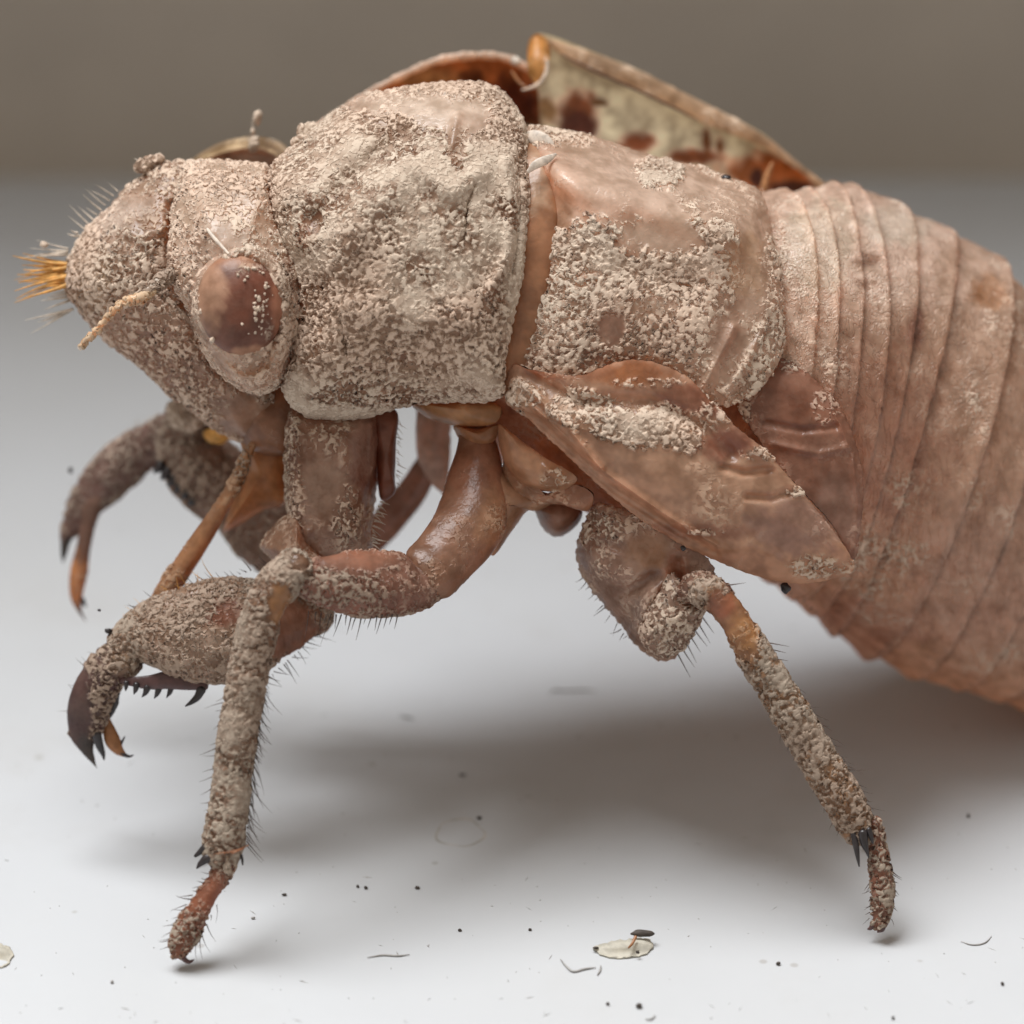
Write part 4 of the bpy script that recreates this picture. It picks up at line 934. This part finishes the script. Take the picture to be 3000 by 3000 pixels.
for i, (x, y, rx, ry, lb) in enumerate(SP):
    speck(x, y, rx, ry, M_GRIT if i not in (6, 15) else M_GREY, lb, seed=i + 1)

def fibre(name, pts, r, label, mat=None):
    P = [(x, y, lying(x, y, r / 100 * 1.2), r) for x, y in pts]
    P[0] = P[0][:3] + (r * .4,); P[-1] = P[-1][:3] + (r * .4,)
    o = tube(name, P, None, mat or M_GREY, step=4, n_ang=8, cap=False)
    o['label'] = label; o['category'] = 'fibre'; o['group'] = 'loose fibres on the sill'
    return o
fibre("lint_fibre", [(1642, 2810), (1660, 2832), (1680, 2846), (1715, 2838), (1745, 2834)], 3.2, 'bent grey fibre on the sill below left of the husk')
fibre("lint_fibre", [(1760, 2828), (1758, 2842), (1750, 2856)], 3.2, 'short upright grey fibre just below the husk')
fibre("lint_fibre", [(1076, 2805), (1120, 2798), (1165, 2800), (1200, 2796)], 2.8, 'straight pale fibre on the sill between foot and husk')
fibre("lint_fibre", [(1890, 2986), (1908, 2986), (1920, 2974)], 3.0, 'hooked grey fibre at the very bottom edge')
fibre("lint_fibre", [(2815, 2758), (2850, 2768), (2885, 2762), (2905, 2742)], 2.2, 'thin curved fibre on the right below the hind foot')
fibre("lint_fibre", [(1612, 2032), (1625, 2022), (1660, 2024), (1700, 2022), (1745, 2024)], 2.8, 'thin dark fibre on the sill beneath the belly')
fibre("lint_fibre", [(1172, 2096), (1195, 2102), (1212, 2106)], 3.2, 'short grey fibre in the shade beside the middle leg')

# seed husk: pale papery scale with a dark seed on its upper edge
husk = bpy.data.objects.new("seed_husk", None); col.objects.link(husk); husk.empty_display_size = .002
husk['label'] = 'pale papery seed husk with a dark brown grain on the sill'; husk['category'] = 'seed husk'
M_PAPER = plain("papery_husk", (0.60, 0.565, 0.48), 0.6, trans=0.4, bscale=3.0, var=.18)
def gdome(name, pts, c, hz, parent, mat, **kw):
    O = [(x, y, lying(x, y, .05)) for x, y in pts]
    return dome(name, O, (c[0], c[1], lying(c[0], c[1], hz)), parent, mat=mat, step=4, skirt=.05, **kw)
gdome("paper_wing", [(1738, 2778), (1760, 2766), (1800, 2756), (1850, 2750), (1895, 2748), (1912, 2766), (1900, 2790), (1860, 2802), (1810, 2806), (1770, 2800)], (1835, 2780), .13, husk, M_PAPER, rough=4)
crumb("seed", 1880, 2734, lying(1880, 2734, .35), 34, 11, husk, M_GRIT, 4, rd=10)
tube("husk_rib", [(1862, 2745, lying(1862, 2745, .4), 5), (1852, 2765, lying(1852, 2765, .3), 4), (1842, 2776, lying(1842, 2776, .28), 3)], husk, M_TARSUS, step=3, n_ang=8)
crumb("spot", 1868, 2790, lying(1868, 2790, .2), 6, 5, husk, M_GRIT, 2)
crumb("spot", 1745, 2777, lying(1745, 2777, .12), 9, 4, husk, M_GRIT, 6)
h2 = gdome("husk_fragment", [(-30, 2770), (5, 2764), (30, 2778), (38, 2800), (20, 2826), (-10, 2832), (-40, 2810)], (2, 2798), .1, None, M_PAPER, rough=4)
h2['label'] = 'papery husk fragment cut off by the left edge'; h2['category'] = 'husk fragment'

# dried ring left by a drop
def stain_ring():
    V, F = [], []
    n = 72
    for i in range(n):
        a = 2 * math.pi * i / n
        rr = 1 + .05 * math.sin(3 * a) + .04 * math.sin(5 * a + 1)
        wd = 3.2 * (0.45 + 0.55 * abs(math.sin(a * 1.5 + .6)))
        for q in (-wd, wd):
            x = 1348 + (70 * rr + q) * math.cos(a); y = 2440 + (40 * rr + q * .6) * math.sin(a)
            V.append(W(np.array([x, y, lying(x, y, .004)])).tolist())
    for i in range(n):
        j = (i + 1) % n
        F.append([2 * i, 2 * i + 1, 2 * j + 1, 2 * j])
    o = add_obj("stain_ring", V, F, plain("dried_stain", (0.40, 0.37, 0.33), .7, bscale=2.5, var=.3), sill)
    o['kind'] = 'structure'
    return o
stain_ring()

# fine dust nobody could count
def dust():
    V, F = [], []
    r2 = random.Random(5)
    n = 0
    while n < 330:
        x = r2.uniform(-50, 3050); y = r2.uniform(1500, 3020)
        if r2.random() > (y - 1200) / 1800: continue
        n += 1
        c = W(np.array([x, y, lying(x, y, .0)]))
        a = r2.uniform(0, 6.28); L = r2.choice([.02, .03, .03, .04, .05, .09, .16]) * MM; q = r2.uniform(.010, .022) * MM
        d = np.array([math.cos(a), math.sin(a), 0]); s = np.array([-d[1], d[0], 0])
        o = len(V)
        for t, wd, zz in ((-1, 0, 0), (0, 1, 0), (1, 0, 0), (0, -1, 0), (0, 0, 1)):
            V.append((c + d * L * t + s * q * wd + np.array([0, 0, (q * 1.2) * zz + 2e-6])).tolist())
        F += [[o, o + 1, o + 4], [o + 1, o + 2, o + 4], [o + 2, o + 3, o + 4], [o + 3, o, o + 4]]
    o = add_obj("dust", V, F, M_GREY, None, False)
    o['kind'] = 'stuff'; o['label'] = 'fine grey dust scattered over the white sill'; o['category'] = 'dust'
dust()
